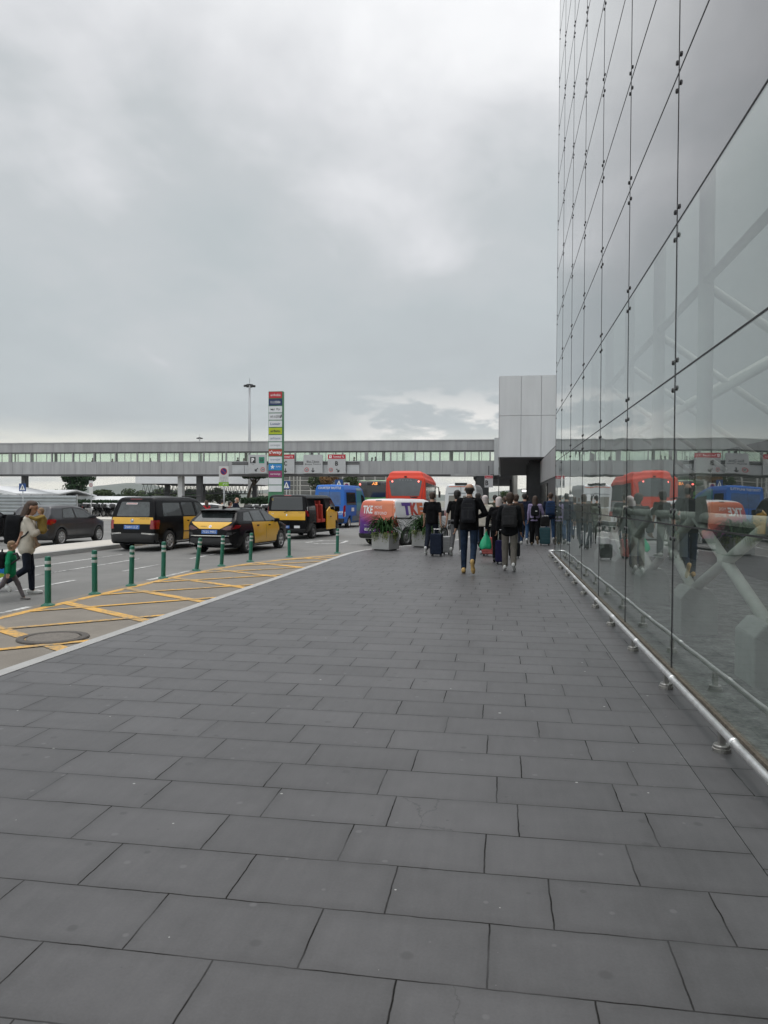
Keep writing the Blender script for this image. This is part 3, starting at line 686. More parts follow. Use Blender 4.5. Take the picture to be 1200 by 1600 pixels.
    def wheels(s, rim, spokes=7, dish=True, steel=False):
        hw = .11
        for ya in s.axles:
            for sd in (-1, 1):
                w = bpy.data.objects.new('wheel', None); COL.objects.link(w); w.parent = s.root; w.location = (sd * (s.track / 2), ya - s.ra, s.wr); w.empty_display_size = .1
                if sd < 0: w.rotation_euler = (0, 0, math.pi)
                r = s.wr; q = r * .66
                MB().lathe([(q, -hw), (r * .93, -hw), (r, -hw * .7), (r, hw * .7), (r * .94, hw), (q, hw * .9), (q, -hw)], axis='x', n=36).build('tyre', M_tyre, w, True)
                b = MB(); b.lathe([(q * 1.02, hw * .95), (q * .95, hw * .98), (q * .90, hw * .6), (q * .90, -.06)], axis='x', n=32)
                if steel:
                    b.lathe([(q * .92, hw * .5), (q * .75, hw * .25), (q * .62, hw * .45), (q * .5, hw * .9), (q * .22, hw * .95), (0, hw * .9)], axis='x', n=28)
                else:
                    for k_ in range(spokes):
                        a = 2 * math.pi * k_ / spokes; M = Matrix.Rotation(a, 3, 'X')
                        for da in (-.13, .13):
                            M2 = Matrix.Rotation(a + da, 3, 'X'); c = M2 @ Vector((hw * .72, 0, q * .52)); b.box(c, (.03, q * .15, q * .88), M=M2)
                    b.lathe([(q * .24, hw * .5), (q * .22, hw * .95), (0, hw * .97)], axis='x', n=16)
                b.build('rim', rim, w, True)
                MB().lathe([(q * .9, 0), (0, .0)], axis='x', n=20).build('brake_disc', M_dsteel, w)
    def mirrors(s, y, z, x, m, sz=(.20, .10, .16)):
        for sd in (-1, 1):
            b = MB(); b.box((sd * (x + sz[0] / 2), y - s.ra, z), sz); b.box((sd * x, y - s.ra, z - sz[2] * .35), (.12, .05, .05)); b.build('mirror', m, s.root, bevel=.03)
    def add(s, name, mb, m, parent=None, bevel=0.0, smooth=False): return mb.build(name, m, parent or s.root, smooth, bevel)
def carpaint(n, c, rough=.25, var=.03): return mat(n, c, rough, 0, var, 2, coat=.8)
M_tyre = mat('tyre rubber', (.018, .018, .018), .8, 0, .2, 20)
M_black = mat('black car paint', (.006, .006, .007), .2, 0, .03, 2, spec=.13); M_taxi = carpaint('taxi yellow paint', (.78, .42, .005), .38)
M_wind = mat('dark car glass', (.008, .009, .010), .06, 0, .3, 2, spec=.9); M_wind2 = mat('lighter car glass', (.030, .036, .037), .05, 0, .7, 3, spec=.9)
M_tail = mat('red tail lamp', (.26, .004, .008), .15, 0, .25, 12, coat=.6); M_tail2 = mat('clear lamp', (.55, .55, .56), .15, 0, .2, 14, coat=.6)
M_plast = mat('dark bumper plastic', (.022, .022, .023), .55, 0, .15, 12); M_chrome = mat('chrome trim', (.72, .72, .72), .12, 1.0, .04, 9)
M_plate = mat('blue plate', (.06, .17, .50), .45, 0, .06, 8); M_pw = mat('white lettering', (.80, .80, .80), .5, 0, .04, 8); M_pk = mat('black lettering', (.02, .02, .022), .5, 0, .1, 8)
M_alloy = mat('alloy wheel', (.52, .52, .52), .3, .75, .08, 9); M_grey = mat('grey metallic paint', (.034, .035, .040), .3, .3, .05, 2, coat=.3)
M_intd = mat('dark cabin', (.02, .02, .022), .8, 0, .2, 6)
M_redst = mat('red seat cloth', (.40, .035, .02), .8, 0, .25, 9)
def plate(c, txt, cx, cz, w=.52, h=.11, m=None, tm=None, eps=.012):
    q = c.patch('number_plate', [(cx - w / 2, cz - h / 2), (cx + w / 2, cz - h / 2), (cx + w / 2, cz + h / 2), (cx - w / 2, cz + h / 2)], m or M_plate, eps=eps, g=.2)
    c.text(txt, cx, cz, w * .84, h * .58, tm or M_pw, eps=eps + .004, parent=q)
def seam(c, pts, axis='x', w=.012, m=None, side=1):
    for (a, b) in zip(pts, pts[1:]):
        p, _ = bar2(a, b, w); yield p
def seams(c, lines, w=.014):
    for ln in lines:
        for a, b in zip(ln, ln[1:]):
            p, _ = bar2(a, b, w); c.both('door_gap', p, M_gask, eps=.0085, g=.12)

# --- black and yellow taxi minivan
c = Car('taxi_minivan', 'black and yellow taxi minivan with tall upright tailgate, beside the median kerb', 'taxi',
        [(.10, .24), (.0, .42), (.0, .62), (.05, .95), (.10, 1.15), (.27, 1.64), (.34, 1.76), (.55, 1.81), (1.5, 1.83), (2.7, 1.81), (3.1, 1.73), (3.86, 1.17), (4.5, 1.0), (4.78, .82), (4.85, .55), (4.8, .26), (4.3, .2), (.5, .2)],
        [(0, .18), (.78, .2), (.86, .36), (.895, .62), (.885, .95), (.855, 1.15), (.70, 1.68), (.60, 1.81), (0, 1.86)],
        [(0, 0), (.0, .66), (.08, .82), (.35, .885), (2, .9), (3.9, .9), (4.5, .83), (4.78, .62), (4.86, .3), (4.86, 0)], (.93, 3.84), .335, 1.53, M_black, (-11.9, 23.6), 6)
c.patch('rear_window', [(-.62, 1.15), (.62, 1.15), (.53, 1.63), (-.53, 1.63)], M_wind2, r=.06)
q = c.patch('tailgate_band', [(-.78, .90), (.78, .90), (.755, 1.12), (-.755, 1.12)], M_taxi, r=.02)
c.text('TAXI 512', .45, 1.075, .36, .035, M_pk, parent=q)
e = c.patch('emblem', disc2(0, 1.01, .062), M_chrome, eps=.012, g=0, parent=q)
v, f = ring2(0, 1.01, .048, .056); c.patch('emblem_ring', v, M_pk, faces=f, eps=.016, g=0, parent=e)
for a_, b_ in (((-.035, 1.04), (-.012, .97)), ((-.012, .97), (0, 1.02)), ((0, 1.02), (.012, .97)), ((.012, .97), (.035, 1.04))): c.patch('emblem_stroke', bar2(a_, b_, .010)[0], M_pk, eps=.016, g=0, parent=e)
plate(c, '2684 LLZ', 0, .80, .58, .13)
for sd in (-1, 1):
    for ax_, pl_ in (('y', [(sd * .68, .74), (sd * .875, .74), (sd * .86, 1.03), (sd * .69, 1.03)]),): c.patch('tail_lamp', pl_, M_tail, eps=.016)
c.both('tail_lamp', [(.02, .74), (.26, .74), (.30, 1.03), (.06, 1.03)], M_tail, eps=.014)
c.patch('third_brake_lamp', [(-.22, 1.70), (.22, 1.70), (.22, 1.735), (-.22, 1.735)], mat('dim red lamp', (.10, .004, .006), .2, 0, .1, 9), eps=.012)
c.patch('bumper', [(-.84, .30), (.84, .30), (.86, .60), (-.86, .60)], M_plast, eps=.022, r=.05)
for sd in (-1, 1): c.patch('bumper_highlight', [(sd * .38, .575), (sd * .82, .55), (sd * .83, .60), (sd * .38, .62)], M_chrome, eps=.028, r=.01)
st = c.patch('window_sticker', [(-.34, 1.54), (.08, 1.54), (.10, 1.60), (-.33, 1.60)], mat('pale sticker', (.62, .55, .55), .5, 0, .1, 9), eps=.010)
c.text('LICENCIA 3451', -.12, 1.57, .36, .03, mat('red lettering', (.5, .02, .03), .5, 0, .1, 9), eps=.014, parent=st)
c.both('side_window', [(.55, 1.16), (1.72, 1.16), (1.72, 1.60), (.68, 1.60)], M_wind2, r=.05)
c.both('side_window', [(1.86, 1.16), (2.66, 1.16), (2.60, 1.62), (1.86, 1.61)], M_wind2, r=.05)
c.both('side_window', [(2.80, 1.16), (3.72, 1.16), (3.62, 1.25), (3.10, 1.60), (2.78, 1.62)], M_wind2, r=.05)
c.both('door', [(1.80, .34), (3.62, .34), (3.66, .6), (3.66, 1.12), (1.80, 1.12)], M_taxi, r=.04)
c.both('door_strip', [(1.80, .60), (3.66, .60), (3.66, .635), (1.80, .635)], M_pk, eps=.012)
c.both('sill_trim', [(1.4, .27), (3.4, .27), (3.4, .31), (1.4, .31)], M_chrome, eps=.010)
for y_ in (2.0, 3.0):
    for sd in (1, -1): c.text('TAXI · TAXI', y_ + .3, 1.08, .4, .035, M_pk, axis='x', side=sd) if False else None
c.both('door_handle', [(2.0, .96), (2.16, .96), (2.16, 1.0), (2.0, 1.0)], M_black, eps=.03); c.both('door_handle', [(2.86, .96), (3.02, .96), (3.02, 1.0), (2.86, 1.0)], M_black, eps=.03)
seams(c, [[(2.73, .3), (2.73, 1.64)]])
c.patch('windscreen', [(-.66, 1.22), (.66, 1.22), (.56, 1.70), (-.56, 1.70)], M_wind, side=1); c.mirrors(3.55, 1.2, .88, M_black)
b = MB(); b.tube([(-.62, 1.2, 1.83), (-.62, 2.6, 1.83)], .02, 8); b.tube([(.62, 1.2, 1.83), (.62, 2.6, 1.83)], .02, 8); b.tube([(.3, -.2, 1.80), (.30, -.45, 1.95)], .008, 6); c.add('roof_rails', b, M_plast)
c.wheels(M_alloy, 7)
TAXI1 = c
# --- estate taxi
c = Car('estate_taxi', 'low black estate taxi with yellow doors and yellow tailgate lip behind the leaning bollard', 'taxi',
        [(.12, .22), (.0, .36), (.0, .60), (.03, .78), (.12, .92), (.18, 1.0), (.62, 1.33), (.40, 1.37), (.44, 1.40), (.9, 1.44), (1.9, 1.46), (2.5, 1.43), (2.75, 1.38), (3.55, .99), (4.3, .83), (4.6, .62), (4.66, .42), (4.58, .22), (4.2, .17), (.5, .17)],
        [(0, .15), (.78, .17), (.87, .34), (.895, .55), (.895, .75), (.86, .96), (.66, 1.33), (.56, 1.43), (0, 1.48)],
        [(0, 0), (.0, .50), (.10, .76), (.40, .87), (1.2, .9), (3.6, .9), (4.3, .80), (4.58, .58), (4.68, .25), (4.68, 0)], (.98, 3.68), .325, 1.53, M_black, (-8.9, 22.9), 6)
c.patch('rear_window', [(-.66, 1.03), (.66, 1.03), (.54, 1.30), (-.54, 1.30)], M_wind2, r=.05, maxd=.7)
q = c.patch('tailgate_band', [(-.70, 1.015), (-.60, .93), (-.42, .87), (-.36, .80), (.36, .80), (.42, .87), (.60, .93), (.70, 1.015)], M_taxi, r=.02)
c.text('COROLLA', -.22, .875, .2, .028, M_pk, parent=q); e = c.patch('emblem', disc2(0, .875, .045), M_chrome, eps=.013, g=0, parent=q)
v, f = ring2(0, .875, .018, .028); c.patch('emblem_ring', v, M_pk, faces=f, eps=.017, g=0, parent=e)
plate(c, '7525 MRS', 0, .71, .54, .12)
for sd in (-1, 1):
    c.patch('tail_lamp', [(sd * .40, .80), (sd * .58, .765), (sd * .86, .80), (sd * .86, .93), (sd * .62, .90)], mat('dark tail lamp', (.07, .003, .006), .12, 0, .3, 9, coat=.7), eps=.014)
    c.patch('exhaust_trim', [(sd * .52, .30), (sd * .74, .33), (sd * .70, .37), (sd * .52, .345)], M_chrome, eps=.02)
    c.patch('reflector', [(sd * .56, .60), (sd * .74, .62), (sd * .82, .70), (sd * .60, .70)], M_plast, eps=.012)
c.both('tail_lamp', [(.10, .80), (.36, .83), (.48, .91), (.20, .93)], M_tail, eps=.012)
c.patch('chrome_strip', [(-.66, .575), (.66, .575), (.66, .60), (-.66, .60)], M_chrome, eps=.014); c.patch('bumper', [(-.7, .30), (.7, .30), (.66, .52), (-.66, .52)], M_plast, eps=.012, r=.05)
c.both('side_window', [(.72, 1.05), (1.36, 1.03), (1.42, 1.33), (1.0, 1.30)], M_wind2, r=.03); c.both('side_window', [(1.46, 1.03), (2.32, 1.02), (2.26, 1.36), (1.50, 1.35)], M_wind2, r=.03)
c.both('side_window', [(2.42, 1.02), (3.30, 1.0), (2.72, 1.32), (2.38, 1.35)], M_wind2, r=.03)
c.both('door', [(1.40, .66), (1.50, .30), (3.40, .30), (3.48, .75), (3.34, .97), (1.28, 1.0)], M_taxi, r=.05)
seams(c, [[(2.37, .3), (2.37, 1.36)]])
c.both('door_handle', [(1.60, .86), (1.78, .86), (1.78, .90), (1.60, .90)], M_black, eps=.03); c.both('door_handle', [(2.52, .85), (2.70, .85), (2.70, .89), (2.52, .89)], M_black, eps=.03)
c.both('sill_trim', [(1.5, .24), (3.3, .24), (3.3, .265), (1.5, .265)], M_chrome, eps=.012)
c.patch('windscreen', [(-.66, 1.03), (.66, 1.03), (.54, 1.36), (-.54, 1.36)], M_wind, side=1); c.mirrors(3.12, 1.02, .86, M_black, (.18, .09, .13))
b = MB(); b.tube([(-.55, .1, 1.44), (-.58, .9, 1.475), (-.56, 1.7, 1.455)], .018, 8); b.tube([(.55, .1, 1.44), (.58, .9, 1.475), (.56, 1.7, 1.455)], .018, 8); c.add('roof_rails', b, M_plast)
b = MB(); b.prism([(-.06, 1.43), (.20, 1.44), (-.05, 1.52)], -.02, .02, 'x'); c.add('antenna_fin', b, M_black)
b = MB(); b.tube([(.0, -.42, 1.15), (-.10, -.44, 1.13), (-.44, -.50, 1.07)], .014, 6); c.add('rear_wiper', b, M_gask)
c.wheels(M_alloy, 5)
# --- dark grey hatchback
def hatch(name, label, cat, paint, loc, hd, h=.03, group=None, lamp=True):
    c = Car(name, label, cat,
        [(.10, .24), (.0, .40), (.0, .60), (.03, .84), (.10, .98), (.38, 1.34), (.46, 1.43), (.9, 1.50), (1.6, 1.515), (2.2, 1.45), (2.5, 1.36), (3.25, .97), (3.85, .84), (4.14, .66), (4.2, .44), (4.14, .24), (3.8, .18), (.5, .18)],
        [(0, .16), (.76, .18), (.85, .34), (.875, .58), (.87, .78), (.835, .98), (.66, 1.36), (.56, 1.48), (0, 1.53)],
        [(0, 0), (.0, .50), (.10, .74), (.38, .85), (1.1, .88), (3.1, .88), (3.8, .78), (4.1, .55), (4.2, .25), (4.2, 0)], (.78, 3.34), .31, 1.5, paint, loc, hd, h=h, group=group)
    c.patch('rear_window', [(-.60, 1.02), (.60, 1.02), (.50, 1.38), (-.50, 1.38)], M_wind, r=.05, maxd=.6)
    c.both('window_surround', [(.86, .985), (3.02, .94), (2.44, 1.325), (1.80, 1.405), (1.08, 1.37)], M_gask, r=.05, eps=.004)
    c.both('side_window', [(.98, 1.02), (1.10, 1.02), (1.10, 1.22), (1.02, 1.16)], M_wind2, r=.02) if False else None
    c.both('side_window', [(.92, 1.02), (1.66, 1.01), (1.70, 1.36), (1.12, 1.33)], M_wind2, r=.04); c.both('side_window', [(1.78, 1.01), (2.92, .98), (2.40, 1.29), (1.80, 1.37)], M_wind2, r=.04)
    if lamp:
        for sd in (-1, 1): c.patch('tail_lamp', [(sd * .50, .80), (sd * .84, .76), (sd * .84, .96), (sd * .54, .95)], M_tail, eps=.016)
        c.both('tail_lamp', [(.08, .78), (.40, .84), (.48, .94), (.36, .99), (.12, .97)], M_tail, eps=.014)
    seams(c, [[(1.74, .3), (1.74, 1.38)], [(.98, .66), (1.06, .36), (2.72, .30), (2.86, .6), (2.84, .98)]])
    c.both('door_handle', [(1.16, .87), (1.34, .88), (1.34, .92), (1.16, .91)], paint, eps=.03); c.both('door_handle', [(2.0, .85), (2.18, .86), (2.18, .90), (2.0, .89)], paint, eps=.03)
    plate(c, '4410 FGT', 0, .72, .5, .11, M_pw, M_pk); c.patch('bumper', [(-.7, .28), (.7, .28), (.68, .44), (-.68, .44)], M_plast, eps=.012, r=.04)
    c.patch('windscreen', [(-.64, 1.02), (.64, 1.02), (.52, 1.36), (-.52, 1.36)], M_wind, side=1); c.mirrors(2.82, 1.02, .84, paint, (.18, .10, .14))
    for sd in (-1, 1): c.patch('headlamp', [(sd * .52, .66), (sd * .80, .66), (sd * .80, .80), (sd * .56, .76)], M_tail2, side=1, eps=.012)
    b = MB(); b.tube([(0, .0, 1.50), (0, -.14, 1.62)], .006, 6); c.add('antenna', b, M_gask)
    c.wheels(mat('silver hubcap', (.50, .50, .50), .35, .5, .1, 9), 8); return c
hatch('hatchback_car', 'dark grey hatchback car beyond the median, in front of the grey hoarding', 'car', M_grey, (-16.75, 24.9), 0)
hatch('hatchback_car', 'dark car at the left edge behind the woman, only its front wing showing', 'car', M_black, (-20.35, 24.4), 4)
hatch('hatchback_car', 'white car parked under the bridge beyond the two taxis', 'car', carpaint('white car paint', (.72, .72, .71), .3), (-19.0, 43.6), 38, .035)
# --- black and yellow van with open sliding door
c = Car('taxi_van', 'large black and yellow taxi van with its side door open on red seats', 'taxi',
        [(.10, .28), (.0, .42), (.0, .62), (.03, 1.0), (.12, 1.84), (.20, 1.93), (.5, 1.96), (2.5, 1.97), (3.3, 1.95), (3.6, 1.86), (4.38, 1.24), (4.8, 1.04), (4.98, .75), (5.0, .40), (4.9, .26), (4.4, .22), (.5, .22)],
        [(0, .2), (.82, .22), (.92, .38), (.975, .7), (.97, 1.1), (.94, 1.25), (.85, 1.82), (.76, 1.95), (0, 1.985)],
        [(0, 0), (.0, .78), (.05, .90), (.3, .965), (2, .98), (4.2, .98), (4.75, .88), (4.95, .6), (5.02, .25), (5.02, 0)], (.95, 4.05), .335, 1.66, M_black, (-9.16, 32.1), 5, k=.05,
        cavity=[(.25, 1.2, 1.25, 2.55, .42, 1.78)])
c.patch('rear_window', [(-.74, 1.28), (.74, 1.28), (.69, 1.85), (-.69, 1.85)], M_wind, r=.05)
q = c.patch('tailgate_band', [(-.86, .84), (.86, .84), (.85, 1.22), (-.85, 1.22)], M_taxi, r=.02); c.text('TRAFIC', .66, 1.16, .26, .03, M_pk, parent=q); c.text('TAXI', -.66, 1.12, .12, .05, M_pw, parent=q)
c.patch('emblem', [(0, 1.0), (.035, 1.06), (0, 1.12), (-.035, 1.06)], M_chrome, eps=.012, g=0, parent=q)
plate(c, '6839 LZP', -.12, .54, .52, .12); c.patch('licence_tag', [(.36, .49), (.62, .49), (.62, .60), (.36, .60)], M_pw, eps=.012)
c.text('12', -.68, 1.74, .07, .09, mat('yellow lettering', (.75, .5, .04), .5, 0, .1, 9), eps=.012)
for sd in (-1, 1):
    c.patch('tail_lamp', [(sd * .86, 1.0), (sd * .955, 1.0), (sd * .94, 1.42), (sd * .86, 1.42)], M_tail, eps=.014)
c.both('tail_lamp', [(.02, 1.0), (.16, 1.0), (.18, 1.25), (.05, 1.25)], M_tail, eps=.012); c.both('tail_lamp', [(.05, 1.25), (.18, 1.25), (.19, 1.42), (.07, 1.42)], M_tail2, eps=.012)
c.patch('third_brake_lamp', [(-.16, 1.90), (.16, 1.90), (.16, 1.925), (-.16, 1.925)], M_tail, eps=.012)
c.patch('bumper', [(-.92, .30), (.92, .30), (.94, .46), (-.94, .46)], M_plast, eps=.02, r=.03)
b = MB(); b.tube([(.0, -.96, 1.20), (-.10, -.965, 1.16), (.20, -.95, 1.28)], .013, 6); c.add('rear_wiper', b, M_gask)
c.both('side_window', [(.30, 1.28), (1.16, 1.28), (1.16, 1.78), (.36, 1.78)], M_wind, r=.04) if False else None
c.both('side_window', [(3.30, 1.28), (4.15, 1.28), (4.10, 1.36), (3.62, 1.72), (3.30, 1.76)], M_wind, r=.04)
c.patch('side_window', [(.30, 1.28), (1.16, 1.28), (1.16, 1.78), (.36, 1.78)], M_wind, axis='x', side=1, r=.04)
c.patch('side_window', [(.30, 1.28), (3.16, 1.28), (3.16, 1.78), (.36, 1.78)], M_wind, axis='x', side=-1, r=.04)
c.patch('door', [(3.22, .34), (4.10, .34), (4.28, .7), (4.28, 1.18), (3.22, 1.30)], M_taxi, axis='x', side=1, r=.04); c.patch('door', [(1.3, .34), (4.10, .34), (4.28, .7), (4.28, 1.2), (1.3, 1.2)], M_taxi, axis='x', side=-1, r=.04)
# the slid-open door hangs just outside the front door line
dr = MB(); dr.prism([(1.75 + .75 - .95, .36), (3.05 - .95 + .75, .36), (3.05 - .2, 1.10), (2.15, 1.22), (2.0, 1.42), (1.75 - .2, 1.22)], .985, 1.035, 'x'); q = c.add('sliding_door', dr, M_taxi, bevel=.012)
MB().span((1.04, 2.0, .92), (1.06, 2.16, .97)).build('handle', M_pk, q)
b = MB()
for y_ in (.62, 1.28):
    for x_ in (-.0, .5): b.box((x_ + .25, y_, .78), (.44, .46, .16)); b.box((x_ + .25, y_ - .20, 1.15), (.44, .14, .74), M=Matrix.Rotation(.15, 3, 'X')); b.box((x_ + .25, y_ - .26, 1.60), (.24, .10, .18))
c.add('seats', b, M_redst, bevel=.03)
c.patch('windscreen', [(-.78, 1.30), (.78, 1.30), (.70, 1.84), (-.70, 1.84)], M_wind, side=1); c.mirrors(3.95, 1.30, .96, M_black, (.22, .10, .26))
c.wheels(mat('dark rim', (.10, .10, .10), .4, .5, .1, 9), 6, steel=True)
# --- blue courtesy shuttle
M_blue = mat('shuttle blue', (.030, .15, .52), .4, 0, .03, 2, spec=.3); M_teal = carpaint('shuttle teal', (.055, .30, .36), .35)
def bigvan(name, label, cat, paint, loc, hd, H=2.68, L=5.6, hw=1.03, h=.04):
    return Car(name, label, cat,
        [(.08, .30), (.0, .46), (.0, .7), (.02, 1.2), (.08, H - .12), (.16, H - .02), (.6, H), (3.0, H), (3.6, H - .06), (4.0, H - .25), (4.75, 1.42), (L - .25, 1.15), (L - .03, .85), (L, .40), (L - .1, .28), (.5, .26)],
        [(0, .24), (hw - .12, .26), (hw - .03, .42), (hw, .8), (hw, 1.3), (hw - .10, H - .30), (hw - .20, H - .04), (0, H + .03)],
        [(0, 0), (.0, hw - .14), (.05, hw - .05), (.3, hw), (L - 1, hw), (L - .4, hw - .12), (L - .05, hw - .4), (L, 0)], (1.0, L - .95), .35, hw * 2 - .32, paint, loc, hd, h=h, k=.05)
c = bigvan('shuttle_van', 'tall bright blue courtesy shuttle van behind the taxi van with its open door', 'shuttle van', M_blue, (-10.3, 45.2), 6)
c.text('COURTESY SHUTTLE', 0, 2.46, 1.46, .14, M_pw, bold=.02)
c.patch('rear_window', [(-.74, 1.40), (.74, 1.40), (.70, 2.22), (-.70, 2.22)], mat('blue tinted glass', (.03, .10, .28), .2, 0, .35, 2, spec=.8), r=.06)
c.text('CARS', .58, .98, .62, .13, M_pw, bold=.03); c.text('WWW.SHUTTLE.ES', .60, .84, .5, .05, M_pw)
for sd in (-1, 1): c.patch('tail_lamp', [(sd * .90, .70), (sd * 1.0, .70), (sd * .99, 1.35), (sd * .91, 1.35)], M_tail, eps=.02)
c.both('tail_lamp', [(.02, .70), (.12, .70), (.14, 1.0), (.03, 1.0)], M_tail2, eps=.018); c.both('tail_lamp', [(.03, 1.0), (.14, 1.0), (.15, 1.4), (.04, 1.4)], M_tail, eps=.018)
c.patch('bumper', [(-1.0, .32), (1.0, .32), (1.0, .60), (-1.0, .60)], M_plast, eps=.025)
c.both('teal_panel', [(2.3, .75), (5.2, .75), (5.0, 1.1), (4.75, 1.32), (3.6, 2.5), (2.6, 2.5)], M_teal, r=.03); c.both('lower_panel', [(1.5, .42), (4.1, .42), (4.1, .74), (1.5, .74)], mat('dusty cladding', (.16, .21, .24), .5, 0, .1, 5), eps=.01)
c.both('side_window', [(.35, 1.42), (2.3, 1.42), (2.3, 2.2), (.42, 2.2)], M_wind, eps=.010, r=.04); c.both('side_window', [(3.5, 1.42), (4.5, 1.42), (4.05, 2.0), (3.5, 2.1)], M_wind, eps=.010, r=.04)
c.both('side_sign', [(1.3, 1.02), (1.85, 1.02), (1.85, 1.25), (1.3, 1.25)], M_pw, eps=.012); c.mirrors(4.45, 1.5, 1.0, M_plast, (.26, .12, .36)); c.wheels(M_alloy, 6, steel=True)
seams(c, [[(1.2, .4), (1.2, 2.4)], [(2.45, .4), (2.45, 2.4)]]); c.patch('door_gap', bar2((0, .6), (0, 2.3), .02)[0], M_gask, eps=.012)
# --- white ambulance-like high van
M_wvan = carpaint('white van paint', (.60, .61, .61), .4); M_orng = mat('orange strip', (.6, .10, .02), .5, 0, .1, 6)
c = bigvan('high_roof_van', 'dusty white high roof van with twin rear doors, beyond the walking crowd', 'van', M_wvan, (-2.28, 44.6), 4, 2.72, 5.9, 1.0)
for sd in (-1, 1):
    c.patch('rear_window', [(sd * .12, 1.42), (sd * .74, 1.42), (sd * .70, 2.02), (sd * .12, 2.02)], mat('matt grey glass', (.20, .19, .165), .4, 0, .2, 2), r=.04)
    c.patch('tail_lamp', [(sd * .88, .75), (sd * .97, .75), (sd * .96, 1.15), (sd * .89, 1.15)], M_tail, eps=.02); c.patch('door_trim', [(sd * .03, 2.12), (sd * .76, 2.12), (sd * .74, 2.17), (sd * .03, 2.20)], mat('shade grey', (.28, .30, .31), .5, 0, .1, 6), eps=.010)
c.patch('door_gap', bar2((0, .5), (0, 2.56), .022)[0], M_gask, eps=.012); c.patch('roof_stripe', [(-.72, 2.53), (.72, 2.53), (.70, 2.57), (-.70, 2.57)], M_orng, eps=.012)
b = MB(); b.box((0, -.88, 2.72), (.72, .16, .11)); c.add('roof_bar', b, M_plast, bevel=.02); b = MB(); b.box((.42, -1.005, 1.95), (.22, .02, .4)); c.add('notice', b, M_pw)
c.patch('beige_doors', [(-.76, .62), (.76, .62), (.76, 1.36), (-.76, 1.36)], mat('beige panel', (.36, .33, .28), .5, 0, .1, 3), eps=.008)
plate(c, '0917 KWD', 0, .9, .5, .11, M_pw, M_pk); c.patch('bumper', [(-.96, .34), (.96, .34), (.96, .58), (-.96, .58)], M_plast, eps=.025)
c.both('side_stripe', [(.3, 1.0), (4.6, 1.0), (4.6, 1.2), (.3, 1.2)], M_orng); c.both('side_window', [(3.8, 1.45), (4.8, 1.45), (4.3, 2.05), (3.8, 2.1)], M_wind, r=.04); c.mirrors(4.75, 1.5, .98, M_plast, (.26, .12, .36)); c.wheels(M_alloy, 6, steel=True)
# --- panel van with the gradient rear doors
m = bpy.data.materials.new('purple to orange wrap'); m.use_nodes = True; t = m.node_tree; p = t.nodes['Principled BSDF']
tc = nd(t, 'ShaderNodeTexCoord'); sp = nd(t, 'ShaderNodeSeparateXYZ'); t.links.new(tc.outputs['Object'], sp.inputs[0])
u = mth(t, 'ADD', mth(t, 'MULTIPLY', sp.outputs[0], .33), mth(t, 'MULTIPLY', mth(t, 'SUBTRACT', sp.outputs[2], .45), .62))
rm = nd(t, 'ShaderNodeValToRGB'); t.links.new(u, rm.inputs[0]); el = rm.color_ramp.elements
while len(el) < 5: el.new(.5)
for i_, (po, co) in enumerate([(0, (.10, .035, .24)), (.10, (.18, .035, .25)), (.28, (.42, .05, .13)), (.46, (.62, .12, .065)), (.8, (.70, .20, .08))]): el[i_].position = po; el[i_].color = (*co, 1)
t.links.new(rm.outputs[0], p.inputs['Base Color']); p.inputs['Roughness'].default_value = .3; p.inputs['Coat Weight'].default_value = .5; M_wrap = m
M_vw = carpaint('panel van white', (.74, .745, .75), .35)
c = Car('panel_van', 'white panel van with orange to purple rear doors parked behind the planters', 'van',
        [(.08, .26), (.0, .42), (.0, .62), (.04, 1.0), (.14, 1.60), (.22, 1.73), (.45, 1.79), (1.6, 1.82), (2.3, 1.79), (2.55, 1.70), (3.4, 1.18), (4.0, 1.02), (4.25, .85), (4.33, .5), (4.28, .26), (3.9, .2), (.5, .2)],
        [(0, .18), (.80, .2), (.88, .36), (.915, .65), (.905, .98), (.88, 1.15), (.77, 1.66), (.68, 1.78), (0, 1.83)],
        [(0, 0), (.0, .70), (.06, .84), (.3, .905), (2, .92), (3.3, .92), (3.9, .83), (4.2, .6), (4.34, .25), (4.34, 0)], (.82, 3.54), .335, 1.54, M_vw, (-4.3, 28.2), 27)
M_pur = mat('purple vinyl', (.10, .05, .26), .4, 0, .05, 4); M_redv = mat('red vinyl', (.46, .07, .05), .4, 0, .05, 4)
q = c.patch('rear_doors', [(-.90, .46), (.90, .46), (.885, .95), (.80, 1.50), (.72, 1.74), (-.72, 1.74), (-.80, 1.50), (-.885, .95)], M_wrap, r=.06, eps=.006, g=.05)
c.patch('door_gap', rnd([(-.76, .9), (.76, .9), (.70, 1.64), (-.70, 1.64)], .1), M_wrap, eps=.02)
c.text('TKE', -.42, 1.37, .46, .30, M_pw, bold=.03, eps=.026, parent=q); c.text('MOVE', .06, 1.46, .34, .11, M_pw, eps=.026, parent=q); c.text('BEYOND', .20, 1.24, .56, .11, M_pw, eps=.026, parent=q)
c.text('WWW.TKELEVATOR.COM', -.35, .78, .42, .035, M_pw, eps=.014, parent=q); plate(c, '3185 MBV', -.30, .62, .46, .10, M_pw, M_pk, eps=.016)
for sd in (-1, 1): c.patch('tail_lamp', [(sd * .78, .74), (sd * .89, .74), (sd * .86, 1.10), (sd * .79, 1.10)], M_tail, eps=.018)

